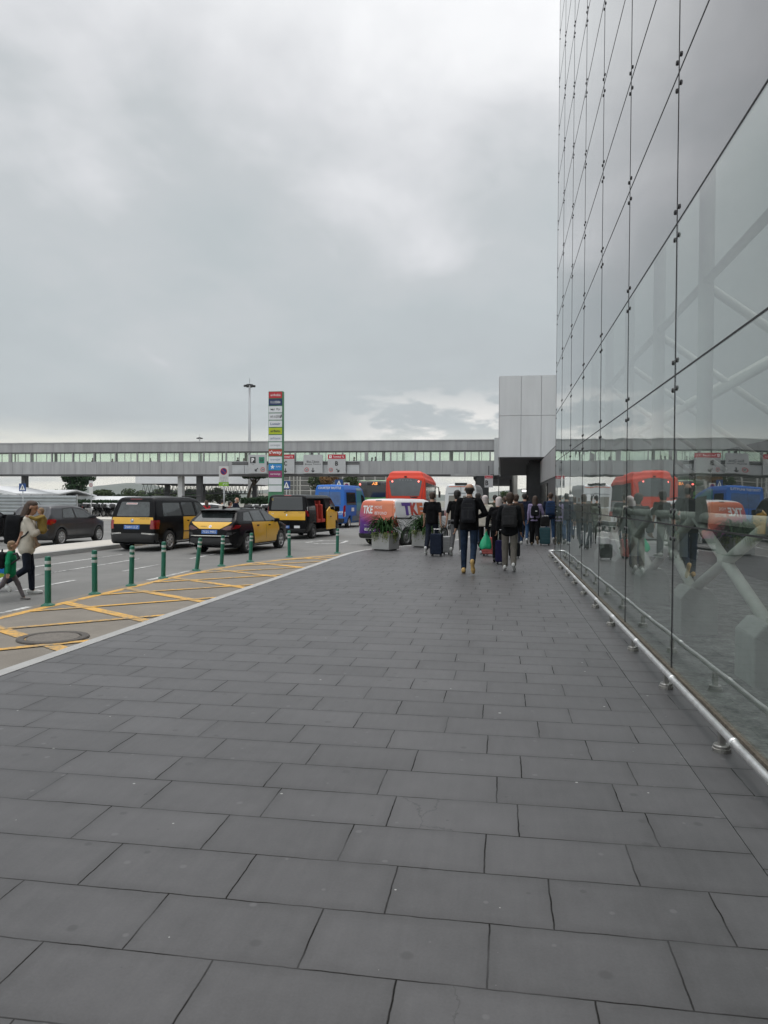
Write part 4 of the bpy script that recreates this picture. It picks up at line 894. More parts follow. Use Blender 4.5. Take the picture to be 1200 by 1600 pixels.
c.patch('bumper', [(-.88, .28), (.88, .28), (.90, .46), (-.90, .46)], M_plast, eps=.022, r=.03); c.patch('third_brake_lamp', [(-.14, 1.70), (.14, 1.70), (.13, 1.725), (-.13, 1.725)], M_gask, eps=.016)
c.both('side_recess', [(.30, 1.16), (2.05, 1.16), (2.05, 1.62), (.48, 1.62), (.30, 1.45)], mat('inset panel', (.66, .67, .68), .35, 0, .04, 3), r=.10, eps=.004)
c.both('panel_rim', [(.34, 1.14), (2.0, 1.14), (2.0, 1.155), (.34, 1.155)], M_pw, eps=.008)
c.text('T', .86, 1.40, .60, .48, M_pur, axis='x', side=1, bold=.06); c.text('K', 1.36, 1.40, .50, .48, M_redv, axis='x', side=1, bold=.06); c.text('E', 1.80, 1.40, .42, .48, mat('orange vinyl', (.58, .15, .06), .4, 0, .05, 4), axis='x', side=1, bold=.06)
c.both('door_rail', [(.06, 1.04), (1.16, 1.02), (1.16, 1.07), (.06, 1.09)], M_gask, eps=.010); c.both('side_window', [(2.36, 1.18), (3.22, 1.18), (2.62, 1.60), (2.36, 1.62)], M_wind, r=.04)
v, f = ring2(.82 - c.ra, .335, .40, .47); c.both('arch_flare', v, M_vw, faces=f, eps=.018, g=0, shift=False) if False else None
seams(c, [[(1.24, .34), (1.24, 1.1)], [(2.22, .34), (2.22, 1.64)], [(3.3, .34), (3.3, 1.15)]]); c.both('sill', [(1.25, .24), (3.1, .24), (3.1, .30), (1.25, .30)], M_plast, eps=.012)
c.patch('windscreen', [(-.7, 1.22), (.7, 1.22), (.62, 1.68), (-.62, 1.68)], M_wind, side=1); c.mirrors(3.1, 1.22, .9, M_plast, (.22, .10, .22))
b = MB(); b.tube([(.25, 1.2, 1.84), (.3, 1.5, 1.84)], .02, 6); b.box((.28, 1.35, 1.86), (.18, .3, .04)); c.add('roof_fitting', b, M_plast)
c.wheels(mat('steel wheel', (.23, .23, .23), .45, .6, .1, 9), steel=True)
# --- red coach, green bus
M_red = mat('coach red', (.60, .042, .016), .45, 0, .03, 2, spec=.3); M_green = carpaint('bus green', (.07, .28, .03), .35)
HC = 3.60
c = Car('red_coach', 'tall red coach with a curved rear window, rising behind the white panel van', 'coach',
        [(.10, .34), (.0, .5), (.0, 1.2), (.10, 2.2), (.26, 3.12), (.38, 3.26), (.48, 3.46), (.9, HC - .02), (1.4, HC), (9.5, HC - .1), (11.4, HC - .3), (11.9, 2.6), (12, 1.0), (11.9, .36), (.5, .32)],
        [(0, .3), (1.18, .32), (1.25, .5), (1.275, 1.2), (1.24, 2.0), (1.21, 3.05), (1.10, 3.2), (1.02, 3.44), (.86, HC - .03), (0, HC + .03)],
        [(0, 0), (.0, .7), (.06, 1.1), (.25, 1.26), (1, 1.275), (11.2, 1.275), (11.8, 1.1), (12, .8), (12, 0)], (3.3, 9.4), .48, 2.2, M_red, (-5.95, 48.6), -1.5, h=.05, k=.06)
M_cglass = mat('coach glass', (.045, .05, .055), .08, 0, .35, 1.2, spec=.9)
c.patch('rear_window', [(-.86, 2.0), (.86, 2.0), (1.03, 2.92), (.8, 3.02), (.4, 3.09), (0, 3.11), (-.4, 3.09), (-.8, 3.02), (-1.03, 2.92)], M_cglass, r=.05, eps=.012)
c.text('T E I S A', 0, 2.98, .8, .07, mat('faded lettering', (.22, .23, .24), .5, 0, .1, 9), eps=.018)
M_lred = mat('lit red lamp', (.6, .05, .04), .3, emit=(1, .18, .14, 2.5))
for sd in (-1, 1):
    l = c.patch('brake_lamp', disc2(sd * .82, 2.90, .055), M_lred, eps=.025, g=0); c.patch('pillar_crease', [(sd * .98, 1.7), (sd * 1.03, 1.7), (sd * 1.14, 2.9), (sd * 1.11, 2.9)], mat('deep red', (.33, .016, .013), .35, 0, .05, 3), eps=.012)
c.patch('panel_gap', [(-.88, 1.60), (.88, 1.60), (.88, 1.62), (-.88, 1.62)], mat('deep red', (.33, .016, .013)), eps=.01)
b = MB(); b.box((0, -3.06, 3.20), (.16, .1, .07)); c.add('rear_camera', b, M_gask, bevel=.02)
for sd in (-1, 1): c.patch('tail_lamp', [(sd * .98, .9), (sd * 1.16, .9), (sd * 1.16, 1.45), (sd * 1.0, 1.45)], M_tail, eps=.02)
c.both('side_glazing', [(.9, 1.75), (10.8, 1.75), (11.2, 2.2), (11.0, 2.85), (.8, 2.85)], M_cglass, r=.06, g=.25); c.both('grey_side', [(.5, 1.55), (.9, 1.0), (11, 1.0), (11, 1.72), (.5, 1.72)], mat('coach grey', (.30, .31, .32), .4, 0, .05, 3), g=.3)
for y_ in (2.4, 4.2, 6.0, 7.8, 9.4): c.both('window_post', [(y_, 1.75), (y_ + .08, 1.75), (y_ + .08, 2.85), (y_, 2.85)], M_gask, eps=.014, g=.3)
c.patch('bumper', [(-1.15, .4), (1.15, .4), (1.18, .8), (-1.18, .8)], mat('deep red', (.33, .016, .013)), eps=.02, g=.2); plate(c, '9032 KDF', 0, .95, .5, .12, M_pw, M_pk)
b = MB(); b.tube([(1.1, 8.7, 2.8), (1.35, 9.1, 2.75), (1.4, 9.15, 2.3)], .04, 6); b.box((1.42, 9.15, 2.2), (.16, .12, .5)); c.add('mirror', b, M_plast); c.wheels(M_alloy, 8, steel=True)
c = Car('green_bus', 'green bus with a black glazed back between blue shuttle and red coach', 'bus',
        [(.08, .30), (.0, .45), (.0, 1.2), (.04, 3.0), (.12, 3.16), (.5, 3.26), (11.0, 3.26), (11.8, 3.1), (12, 2.6), (12, .4), (11.9, .3), (.5, .28)],
        [(0, .26), (1.2, .28), (1.26, .45), (1.275, 1.2), (1.25, 2.95), (1.15, 3.2), (.9, 3.26), (0, 3.28)],
        [(0, 0), (.0, 1.0), (.05, 1.18), (.2, 1.27), (11.4, 1.275), (11.9, 1.1), (12, .8), (12, 0)], (3.2, 9.2), .48, 2.2, M_green, (-9.5, 58.2), 0, h=.05, k=.05)
c.patch('rear_glazing', [(-1.22, 2.02), (-.6, 1.93), (.6, 1.93), (1.22, 2.02), (1.18, 3.17), (-1.18, 3.17)], mat('black bus glass', (.008, .009, .011), .08, 0, .3, 1, spec=.7), r=.06, g=.15, eps=.012)
c.patch('roof_edge', [(-1.12, 3.12), (1.12, 3.12), (.95, 3.265), (-.95, 3.265)], M_gask, maxd=.9, eps=.014)
M_led = mat('orange led', (.8, .25, .05), .5, emit=(1, .33, .08, 1.6)); c.text('A5', .06, 2.98, .42, .20, M_led, eps=.022, bold=.02)
for sd in (-1, 1): c.patch('brake_lamp', disc2(sd * 1.06, 2.92, .07), M_lred, eps=.025, g=0); c.patch('tail_lamp', [(sd * 1.05, .8), (sd * 1.2, .8), (sd * 1.2, 1.3), (sd * 1.05, 1.3)], M_tail, eps=.02)
c.patch('led_panel', [(-.5, 2.84), (.5, 2.84), (.5, 3.08), (-.5, 3.08)], M_gask, eps=.017)
c.text('82', -.95, 1.5, .22, .28, M_pk, bold=.03, eps=.016); c.patch('orange_corner', [(-1.2, .55), (-.6, .55), (-.75, .95), (-1.2, 1.05)], mat('amber panel', (.62, .28, .03), .4, 0, .1, 3), eps=.014)
c.patch('bumper', [(-1.2, .34), (1.2, .34), (1.2, .54), (-1.2, .54)], M_plast, eps=.02, g=.2); c.both('side_glazing', [(.6, 1.45), (11.3, 1.45), (11.3, 2.7), (.6, 2.7)], M_cglass, g=.3, r=.05); c.wheels(M_alloy, 8, steel=True)
# ------------------------------------------------------------------ people
def prim(P, a, b, ra, rb):
    a = np.asarray(a, np.float32); b = np.asarray(b, np.float32); d = b - a; L2 = float(d @ d) + 1e-9
    X, Y, Z = P; t = np.clip(((X - a[0]) * d[0] + (Y - a[1]) * d[1] + (Z - a[2]) * d[2]) / L2, 0, 1)
    return np.sqrt((X - a[0] - t * d[0]) ** 2 + (Y - a[1] - t * d[1]) ** 2 + (Z - a[2] - t * d[2]) ** 2) - (ra + (rb - ra) * t)
def ell(P, c, r):
    X, Y, Z = P; r = np.asarray(r, np.float32); q = ((X - c[0]) / r[0]) ** 2 + ((Y - c[1]) / r[1]) ** 2 + ((Z - c[2]) / r[2]) ** 2
    k = np.sqrt(q + 1e-9); return (k - 1) * float(min(r)) * 1.0
def sdf_mesh(prims, h, k, cut=None):
    lo = np.full(3, 1e9); hi = np.full(3, -1e9)
    for p in prims:
        if p[0] == 'c': q = [np.array(p[1]) - p[3], np.array(p[2]) - p[4], np.array(p[1]) + p[3], np.array(p[2]) + p[4]]
        else: q = [np.array(p[1]) - np.array(p[2]), np.array(p[1]) + np.array(p[2])]
        lo = np.minimum(lo, np.min(q, 0)); hi = np.maximum(hi, np.max(q, 0))
    lo -= .05; hi += .05
    ax = grid3(lo, hi, h); P = (ax[0][:, None, None], ax[1][None, :, None], ax[2][None, None, :])
    d = None
    for p in prims:
        v = prim(P, p[1], p[2], p[3], p[4]) if p[0] == 'c' else ell(P, p[1], p[2])
        d = v if d is None else smin(d, v, k)
    if cut is not None:
        for c in cut(P): d = smax(d, np.broadcast_to(c, d.shape), .012)
    return surface_nets(np.ascontiguousarray(d, np.float32), (ax[0][0], ax[1][0], ax[2][0]), h)
def hand_mesh():
    pr = [('c', (-.024, 0, -.02), (-.030, .006, -.082), .014, .0125), ('c', (.0, 0, -.02), (.0, .004, -.088), .0155, .0135), ('c', (.022, 0, -.02), (.028, .006, -.080), .0145, .012), ('c', (0, 0, .02), (0, 0, -.03), .024, .021)]
    for x, l, sp in ((-.030, .060, -.10), (-.010, .072, -.03), (.011, .068, .04), (.029, .052, .12)):
        a = np.array((x, .005, -.085)); b = a + np.array((sp * .03, .012, -l * .55)); c_ = b + np.array((0, .022, -l * .38)); pr += [('c', a, b, .0095, .0085), ('c', b, c_, .0085, .007)]
    pr += [('c', (-.022, .004, -.025), (-.046, .022, -.058), .013, .0105), ('c', (-.046, .022, -.058), (-.044, .036, -.082), .0105, .0085)]
    return sdf_mesh(pr, .0045, .006)
HAND = hand_mesh()
SKIN = mat('skin', (.44, .25, .17), .5, 0, .10, 9); SKIN2 = mat('tanned skin', (.33, .18, .115), .5, 0, .10, 9)
def cloth(n, c, var=.18): return mat(n, c, .9, 0, var, 9, 1.0, 11, spec=.12)
def person(label, loc, hd, H=1.75, lt=(8, 10), rt=(-14, 25), la=(5, 10, 12), ra=(-5, 10, 12), top=None, sleeve=1.0, hem=.86, bottom=None, bag=0.0, shoe=None, sole=None, hair=None, hstyle='short', skin=None, lean=2.0, turn=0.0, nod=0.0, group=None, h=.014, wide=0.0, legs_h=.08, name='person', bulk=0.0, gz=0.0, arms=None):
    """stands facing +y; lt/rt = (thigh swing forward, knee bend), la/ra = (arm swing forward, away from body, elbow bend) in degrees"""
    k = H / 1.75; sk = skin or SKIN
    def rot(v, a, ax):
        return np.array(Matrix.Rotation(a, 3, ax) @ Vector(v))
    J = {}
    piv = np.array((0, 0, .95))
    def up(p): return piv + rot(np.array(p) - piv, -R(lean), 'X')
    J['pel'] = np.array((0, 0, .95)); J['ch'] = up((0, 0, 1.28)); J['nk'] = up((0, -.005, 1.46)); J['hd'] = up((0, .03, 1.635))
    for s_, T, A in ((-1, lt, la), (1, rt, ra)):
        n_ = 'l' if s_ < 0 else 'r'
        hip = np.array((s_ * .095, 0, .92)); th = R(T[0]); kn = hip + np.array((s_ * .012, math.sin(th), -math.cos(th))) * .43
        sh = R(T[0] - T[1]); an = kn + np.array((0, math.sin(sh), -math.cos(sh))) * .42
        ft = R(T[2]) if len(T) > 2 else R(min(0, T[0] - T[1]) * .75)
        he = an + rot((0, -.055, -.045), ft, 'X'); to = an + rot((s_ * .015, .15, -.055), ft, 'X')
        J[n_ + 'hip'], J[n_ + 'kn'], J[n_ + 'an'], J[n_ + 'he'], J[n_ + 'to'] = hip, kn, an, he, to
        so = up((s_ * .185, -.005, 1.415)); a0 = R(A[0]); ab = R(A[1])
        d1 = np.array((s_ * math.sin(ab), math.sin(a0) * math.cos(ab), -math.cos(a0) * math.cos(ab))); el_ = so + d1 * .285
        a1 = R(A[0] + A[2]); ab2 = R(A[3]) if len(A) > 3 else ab * .35
        d2 = np.array((s_ * math.sin(ab2), math.sin(a1) * math.cos(ab2), -math.cos(a1) * math.cos(ab2))); wr = el_ + d2 * .25
        J[n_ + 'sh'], J[n_ + 'el'], J[n_ + 'wr'], J[n_ + 'fd'] = so, el_, wr, d2
    zmin = min(J['lhe'][2], J['rhe'][2], J['lto'][2], J['rto'][2]) - .032
    for q in J:
        if not q.endswith('fd'): J[q] = (J[q] - np.array((0, 0, zmin))) * k
    hM = Matrix.Rotation(R(turn), 3, 'Z') @ Matrix.Rotation(-R(nod), 3, 'X')
    hd_ = J['hd']
    def HP(x, y, z): return hd_ + np.array(hM @ Vector((x, y, z))) * k
    hr = .098 * k
    body = [('c', HP(0, -.012, .03), HP(0, .012, .03), .088 * k, .086 * k), ('c', HP(0, .02, -.03), HP(0, .05, -.075), .066 * k, .046 * k), ('c', HP(0, .092, .0), HP(0, .112, -.022), .012 * k, .015 * k), ('c', HP(0, .088, .035), HP(0, .088, .035), .02, .02),
            ('c', HP(-.03, .088, -.055), HP(.03, .088, -.055), .011 * k, .011 * k), ('c', HP(-.088, -.005, .01), HP(-.094, -.018, -.02), .018 * k, .012 * k), ('c', HP(.088, -.005, .01), HP(.094, -.018, -.02), .018 * k, .012 * k),
            ('c', J['nk'], HP(0, -.01, -.05), .060 * k, .054 * k), ('c', J['nk'], J['ch'], .075 * k, .11 * k), ('c', J['ch'] + (-.06 * k, 0, 0), J['ch'] + (.06 * k, 0, 0), .105 * k, .105 * k), ('c', J['pel'] + (-.055 * k, 0, 0), J['pel'] + (.055 * k, 0, 0), .10 * k, .10 * k), ('c', J['ch'], J['pel'], .115 * k, .11 * k)]
    arms_, legs, shoes = [], [], []
    for n_ in 'lr':
        body += [('c', J[n_ + 'hip'], J[n_ + 'kn'], .078 * k, .052 * k), ('c', J[n_ + 'kn'], J[n_ + 'an'], .050 * k, .036 * k), ('c', J[n_ + 'he'] * .5 + J[n_ + 'an'] * .5, J[n_ + 'to'], .032 * k, .024 * k)]
        body += [('c', J[n_ + 'sh'], J[n_ + 'el'], .048 * k, .038 * k), ('c', J[n_ + 'el'], J[n_ + 'wr'], .037 * k, .025 * k)]
        for w_, a, b, r0, r1 in ((sleeve, 'sh', 'el', .062, .053), (sleeve - .53, 'el', 'wr', .052, .040)):
            f_ = max(0, min(1, w_ / (.53 if a == 'sh' else .47)))
            if f_ > 0: arms_.append(('c', J[n_ + a], J[n_ + a] + (J[n_ + b] - J[n_ + a]) * f_ * .98, (r0 + bulk * .5) * k, (r0 + (r1 - r0) * f_ + bulk * .4) * k))
        legs += [('c', J[n_ + 'hip'], J[n_ + 'kn'], (.090 + wide * .3) * k, (.066 + wide) * k), ('c', J[n_ + 'kn'], J[n_ + 'kn'] + (J[n_ + 'an'] - J[n_ + 'kn']) * (1 - legs_h * .6), (.065 + wide) * k, (.052 + wide) * k)]
        he, to = J[n_ + 'he'], J[n_ + 'to']
        shoes.append([('c', he + (0, 0, .008), to, .040 * k, .034 * k), ('c', he + (0, 0, .03), J[n_ + 'an'] * .75 + he * .25, .040 * k, .040 * k), ('c', to * .75 + he * .25, to + (to - he) * .06, .046 * k, .034 * k)])
    V, F = sdf_mesh(body, h, .018)
    n0 = len(V); Vs, Fs = [V], [F]
    for n_, mir in (('l', 1), ('r', -1)):
        hv = HAND[0].copy() * k; hv[:, 0] *= mir * -1
        z_ = -Vector(J[n_ + 'fd']); y_ = Vector((0, 1, 0)) - z_ * z_.y
        if y_.length < .2: y_ = Vector((0, 0, 1)) - z_ * z_.z
        y_.normalize(); x_ = y_.cross(z_)
        # thumbs point forward / inward: palm faces the thigh
        B = np.array(Matrix((x_, y_, z_)).transposed()) @ np.array(Matrix.Rotation(R(80) * mir, 3, 'Z'))
        Vs.append(hv @ B.T + J[n_ + 'wr'] + np.array(J[n_ + 'fd']) * .012); f2 = HAND[1] + n0; f2 = f2[:, ::-1] if mir > 0 else f2; Fs.append(f2); n0 += len(hv)
    o = np_mesh(name, np.concatenate(Vs), np.concatenate(Fs), sk, None)
    o.location = (loc[0], loc[1], gz); o.rotation_euler = (0, 0, -R(hd)); tag(o, label, 'person', group)
    # eyes
    b = MB()
    for sx in (-1, 1):
        c_ = Vector(HP(sx * .034, .083, .018)); b.lathe([(0, -.012 * k), (.008 * k, -.009 * k), (.011 * k, 0), (.008 * k, .009 * k), (0, .012 * k)], c_, 'y', 8)
    b.build('eyes', mat('dark eye', (.03, .02, .015), .2, 0, .1, 30), o, True)
    # trousers
    pel = J['pel']; tz = pel[2] + .10 * k
    pr = legs + [('c', pel + (-.06 * k, -.01, -.02), pel + (.06 * k, -.01, -.02), .115 * k, .115 * k), ('c', pel, pel + (0, 0, .10 * k), .12 * k, .12 * k)]
    V, F = sdf_mesh(pr, h, .02, lambda P: [P[2] - tz]); np_mesh('trousers', V, F, bottom, o)
    # top
    ch, nk = J['ch'], J['nk']; hz = hem * k - zmin * k * 0
    tr = [('c', nk + (0, 0, -.03 * k), ch, (.085 + bulk * .4) * k, (.125 + bulk) * k), ('c', ch + (-.072 * k, 0, 0), ch + (.072 * k, 0, 0), (.112 + bulk) * k, (.112 + bulk) * k), ('c', nk + (-.03 * k, 0, -.035 * k), J['lsh'] + (.015 * k, 0, -.01 * k), (.066 + bulk * .4) * k, (.056 + bulk * .4) * k), ('c', nk + (.03 * k, 0, -.035 * k), J['rsh'] + (-.015 * k, 0, -.01 * k), (.066 + bulk * .4) * k, (.056 + bulk * .4) * k),
          ('c', ch + (-.05 * k, 0, 0), pel + (-.055 * k, -.0, -.08 * k), (.118 + bulk) * k, (.126 + bulk * .9) * k), ('c', ch + (.05 * k, 0, 0), pel + (.055 * k, 0, -.08 * k), (.118 + bulk) * k, (.126 + bulk * .9) * k)]
    nkz = nk[2] + .035 * k
    V, F = sdf_mesh(tr + arms_, h, .02, lambda P: [(hz - P[2]), (P[2] - nkz - .0)]); np_mesh('jacket' if sleeve > .6 else 'shirt', V, F, top, o)
    for q in shoes:
        V, F = sdf_mesh(q, h * .8, .012); np_mesh('shoe', V, F, shoe, o)
    if hair:
        hp = [('c', HP(0, -.028, .048), HP(0, .012, .056), .091 * k, .085 * k), ('c', HP(0, -.04, .0), HP(0, -.035, -.03), .080 * k, .066 * k)]
        cut = None
        fwd = np.array(hM @ Vector((0, 1, 0))); upv = np.array(hM @ Vector((0, 0, 1)))
        if hstyle == 'long': hp += [('c', HP(0, -.05, 0), HP(0, -.085, -.20), .090 * k, .082 * k), ('c', HP(-.05, -.04, -.02), HP(-.06, -.06, -.18), .055 * k, .045 * k), ('c', HP(.05, -.04, -.02), HP(.06, -.06, -.18), .055 * k, .045 * k), ('c', HP(0, -.085, -.2), HP(0, -.09, -.27), .08 * k, .05 * k)]
        if hstyle == 'wrap': hp += [('c', HP(0, -.03, -.03), HP(0, -.02, -.09), .088 * k, .090 * k)]
        if hstyle == 'bald': hp = [('c', HP(0, -.03, .0), HP(0, -.03, -.02), .0935 * k, .080 * k)]
        if hstyle == 'full': hp += [('c', HP(0, -.03, .06), HP(0, -.0, .07), .094 * k, .088 * k), ('c', HP(0, -.04, .0), HP(0, -.04, -.05), .088 * k, .075 * k)]
        lim = {'bald': .045, 'wrap': .06}.get(hstyle, .045)
        def ct(P):
            u_ = (P[0] - hd_[0]) * fwd[0] + (P[1] - hd_[1]) * fwd[1] + (P[2] - hd_[2]) * fwd[2]
            w_ = (P[0] - hd_[0]) * upv[0] + (P[1] - hd_[1]) * upv[1] + (P[2] - hd_[2]) * upv[2]
            c_ = [u_ - lim * k - np.maximum(w_ - .05 * k, 0) * 1.3]
            if hstyle == 'bald': c_ = [u_ - .02 * k, w_ - .045 * k]
            return c_
        V, F = sdf_mesh(hp, h * .8, .015, ct); np_mesh('head_scarf' if hstyle == 'wrap' else 'hair', V, F, hair, o)
    o['_J'] = 0; del o['_J']
    W_ = Matrix.Translation((loc[0], loc[1], gz)) @ Matrix.Rotation(-R(hd), 4, 'Z')
    return o, {q: W_ @ Vector(J[q]) for q in J if not q.endswith('fd')}, W_, J, k
M_zip = mat('dark zip', (.012, .012, .013), .5, 0, .2, 20)
def backpack(label, pd, m, w=.30, hh=.46, d=.17, zc=None, rx=4, panel=True, tagc=None):
    o, J, W_, JL, k = pd
    c_ = (JL['ch'] * .62 + JL['nk'] * .38) + np.array((0, -.13 * k - d / 2, -.12 * k)) if zc is None else zc
    t = thing('backpack', label, 'backpack'); t.matrix_world = W_ @ Matrix.Translation(c_) @ Matrix.Rotation(-R(rx), 4, 'X')
    b = MB(); b.prism(rnd([(-w / 2, -hh / 2), (w / 2, -hh / 2), (w / 2 * .96, hh * .3), (w * .3, hh / 2), (-w * .3, hh / 2), (-w / 2 * .96, hh * .3)], .05), -d / 2, d / 2, 'y'); b.build('bag_body', m, t, bevel=.035)
    if panel:
        b = MB(); b.prism(rnd([(-w * .38, -hh * .42), (w * .38, -hh * .42), (w * .36, hh * .02), (-w * .36, hh * .02)], .04), -d / 2 - .035, -d / 2 + .01, 'y'); b.build('front_pocket', m, t, bevel=.018)
        b = MB(); b.box((0, -d / 2 - .003, hh * .10), (w * .7, .008, .012)); b.box((0, -d / 2 - .036, -hh * .16), (.012, .006, hh * .34)); b.box((0, -d / 2 - .003, hh * .27), (w * .55, .008, .010)); b.build('zip', M_zip, t)
    if tagc: b = MB(); b.box((.05, -d / 2 - .006, -hh * .05), (.07, .006, .03)); b.build('logo_tag', tagc, t)
    b = MB()
    for sx in (-1, 1): b.tube([(sx * w * .28, d / 2 - .02, hh * .42), (sx * w * .36, d / 2 + .05, hh * .47), (sx * w * .40, d / 2 + .16, hh * .42), (sx * w * .46, d / 2 + .20, hh * .14), (sx * w * .5, d / 2 + .10, -hh * .16), (sx * w * .45, d / 2, -hh * .30)], .017, 6)
    b.tube([(-.04, 0, hh / 2 - .01), (-.03, 0, hh / 2 + .04), (.03, 0, hh / 2 + .04), (.04, 0, hh / 2 - .01)], .01, 6); b.build('straps', M_zip, t, True); return t
def suitcase(label, loc, rz, m, w=.38, hh=.55, d=.23, handle=.42, tilt=0.0, ribs=True):
    t = thing('suitcase', label, 'suitcase', loc, -R(rz)); t.rotation_euler = (R(tilt), 0, -R(rz))
    b = MB(); b.prism(rnd([(-w / 2, .055), (w / 2, .055), (w / 2, hh), (-w / 2, hh)], .05), -d / 2, d / 2, 'y'); b.build('shell', m, t, bevel=.03)
    if ribs:
        b = MB()
        for i in range(5): b.box((0, 0, .14 + (hh - .22) * i / 4), (w + .006, d + .012, .018))
        b.build('shell_ribs', m, t, bevel=.005)
    b = MB(); b.tube([(-w * .28, d * .3, hh - .02), (-w * .28, d * .3, hh + handle), (w * .28, d * .3, hh + handle), (w * .28, d * .3, hh - .02)], .010, 8); b.build('handle', M_chrome, t)
    for sx in (-1, 1):
        for sy in (-1, 1): b = MB(); b.lathe([(0, -.012), (.024, -.012), (.027, 0), (.024, .012), (0, .012)], (sx * (w / 2 - .05), sy * (d / 2 - .05), .027), 'x', 14); b.box((sx * (w / 2 - .05), sy * (d / 2 - .05), .05), (.03, .035, .02)); b.build('wheel', M_zip, t)
    return t
C_blk = cloth('black cotton', (.007, .007, .008)); C_blk2 = cloth('black nylon', (.013, .014, .016)); C_nav = cloth('navy cotton', (.014, .018, .035)); C_jean = cloth('blue denim', (.018, .030, .055), .5); C_jean2 = cloth('mid denim', (.035, .07, .14), .4)
C_khk = cloth('khaki grey cotton', (.17, .155, .135)); C_gry = cloth('grey cotton', (.13, .13, .135)); C_crm = cloth('cream fleece', (.62, .58, .50), .12); C_wht = cloth('white cotton', (.66, .64, .60), .08); C_red = cloth('red cotton', (.50, .02, .03)); C_dnav = cloth('dark navy trousers', (.018, .022, .034))
C_pack = cloth('charcoal backpack', (.026, .027, .031)); C_pack2 = cloth('grey backpack', (.040, .040, .042)); C_pbl = cloth('navy backpack', (.03, .055, .12))
S_wht = mat('white trainer', (.68, .68, .66), .6, 0, .08, 20); S_yel = mat('tan yellow trainer', (.58, .38, .14), .6, 0, .12, 20); S_blk = mat('black shoe', (.018, .018, .018), .6, 0, .2, 20); S_tan = mat('tan shoe', (.22, .15, .09), .6, 0, .2, 20)
H_dark = mat('dark hair', (.014, .011, .009), .6, 0, .3, 30, .5, 120); H_brn = mat('brown hair', (.055, .030, .018), .6, 0, .35, 30, .5, 120); H_fair = mat('fair brown hair', (.24, .15, .08), .6, 0, .35, 30, .5, 120); H_sil = mat('white head scarf', (.66, .58, .56), .8, 0, .12, 12, .3, 40)
# P4: bald man, the biggest figure
p = person('bald man in black jacket, dark jeans and yellow trainers walking away', (-.66, 15.62), 2, 1.86, lt=(4, 6), rt=(-12, 34, -62), la=(6, 13, 8), ra=(-8, 28, 82, -30), top=C_blk, bulk=.012, hem=.86, bottom=C_jean, shoe=S_yel, hair=H_dark, hstyle='bald', lean=1)
backpack('slim charcoal backpack on the bald man in the black jacket', p, C_pack, .30, .50, .15)
# P7
p = person('man with short dark hair in black jacket and khaki cargo trousers', (.19, 16.4), 3, 1.65, lt=(2, 4), rt=(-6, 20, -30), la=(8, 16, 10), ra=(2, 10, 10), top=C_blk2, bulk=.014, hem=.80, bottom=C_khk, wide=.012, shoe=S_wht, hair=H_brn, hstyle='full', skin=SKIN2, lean=1)
backpack('squarish grey backpack on the man in khaki trousers', p, C_pack2, .33, .46, .17)
# P2
p = person('man in black short sleeved shirt and dark trousers pulling a dark suitcase', (-1.93, 20.9), 8, 1.72, lt=(-10, 22, -45), rt=(12, 6), la=(4, 10, 10), ra=(-14, 13, 8), top=C_blk, sleeve=.42, hem=.88, bottom=C_dnav, wide=.01, shoe=S_wht, hair=H_brn, skin=SKIN, bulk=.01)
suitcase('tall dark blue suitcase pulled by the man in the black short sleeved shirt', (-1.74, 20.25, 0), 8, cloth('dark blue suitcase cloth', (.018, .024, .042)), .33, .62, .24, .12, ribs=False)
# P3
p = person('man in black shirt and grey trousers with bright white trainers beside the silver suitcase', (-1.22, 20.75), 6, 1.76, lt=(-6, 26, -40), rt=(14, 8), la=(-12, 14, 6), ra=(4, 8, 10), top=C_blk, sleeve=.5, bottom=C_gry, shoe=S_wht, hair=H_dark, hstyle='full')
suitcase('small silver suitcase rolling beside the man in grey trousers', (-1.52, 21.0, 0), 6, mat('silver shell', (.30, .30, .30), .35, .3, .1, 6), .24, .52, .20, .30)
# P5
p = person('person in cream jacket and pale head scarf with a bag strap across the back', (-.46, 21.25), 6, 1.66, lt=(8, 8), rt=(-10, 30, -48), la=(10, 10, 20), ra=(2, 10, 14), top=C_crm, bulk=.02, hem=.84, bottom=C_blk, shoe=mat('pale blue trainer', (.50, .54, .58), .6, 0, .1, 20), hair=H_sil, hstyle='wrap', lean=4)
t = thing('shoulder_bag', 'thin dark bag strap with small bag crossing the cream jacket', 'bag'); t.matrix_world = p[2]
b = MB(); JL = p[3]; b.tube([tuple(JL['lsh'] + (.05, -.08, .06)), tuple(JL['ch'] + (0, -.165, 0)), tuple(JL['pel'] + (.16, -.12, .12)), tuple(JL['pel'] + (.22, .02, .05))], .014, 6); b.build('strap', M_zip, t)
b = MB(); b.box(tuple(JL['pel'] + (.24, .05, -.02)), (.07, .22, .16)); b.build('pouch', M_zip, t, bevel=.02)
# P6 with green bag
p6 = person('person in black coat with white head scarf carrying the green plastic bag', (-.06, 18.6), 4, 1.60, lt=(6, 10), rt=(-8, 22), la=(6, 22, 4), ra=(4, 8, 14), top=C_blk, bulk=.022, hem=.66, bottom=C_blk, shoe=S_blk, hair=H_sil, hstyle='wrap', lean=5)
t = thing('plastic_bag', 'bright green plastic carrier bag hanging from a hand in the crowd', 'bag')
g_ = p6[1]['lwr'] + Vector((-.02, 0, -.09)); t.location = g_
rr_ = [.012, .03, .085, .12, .145, .15, .13]; zz_ = [0, -.07, -.16, -.25, -.34, -.41, -.44]
vs_, fs_ = [], []
for i, (r_, z_) in enumerate(zip(rr_, zz_)):
    for q in range(24):
        a_ = 2 * math.pi * q / 24; w_ = 1 + .10 * math.sin(5 * a_ + i) * (i > 1); vs_.append((r_ * w_ * math.cos(a_), r_ * w_ * .62 * math.sin(a_), z_ + .012 * math.sin(3 * a_ + i)))
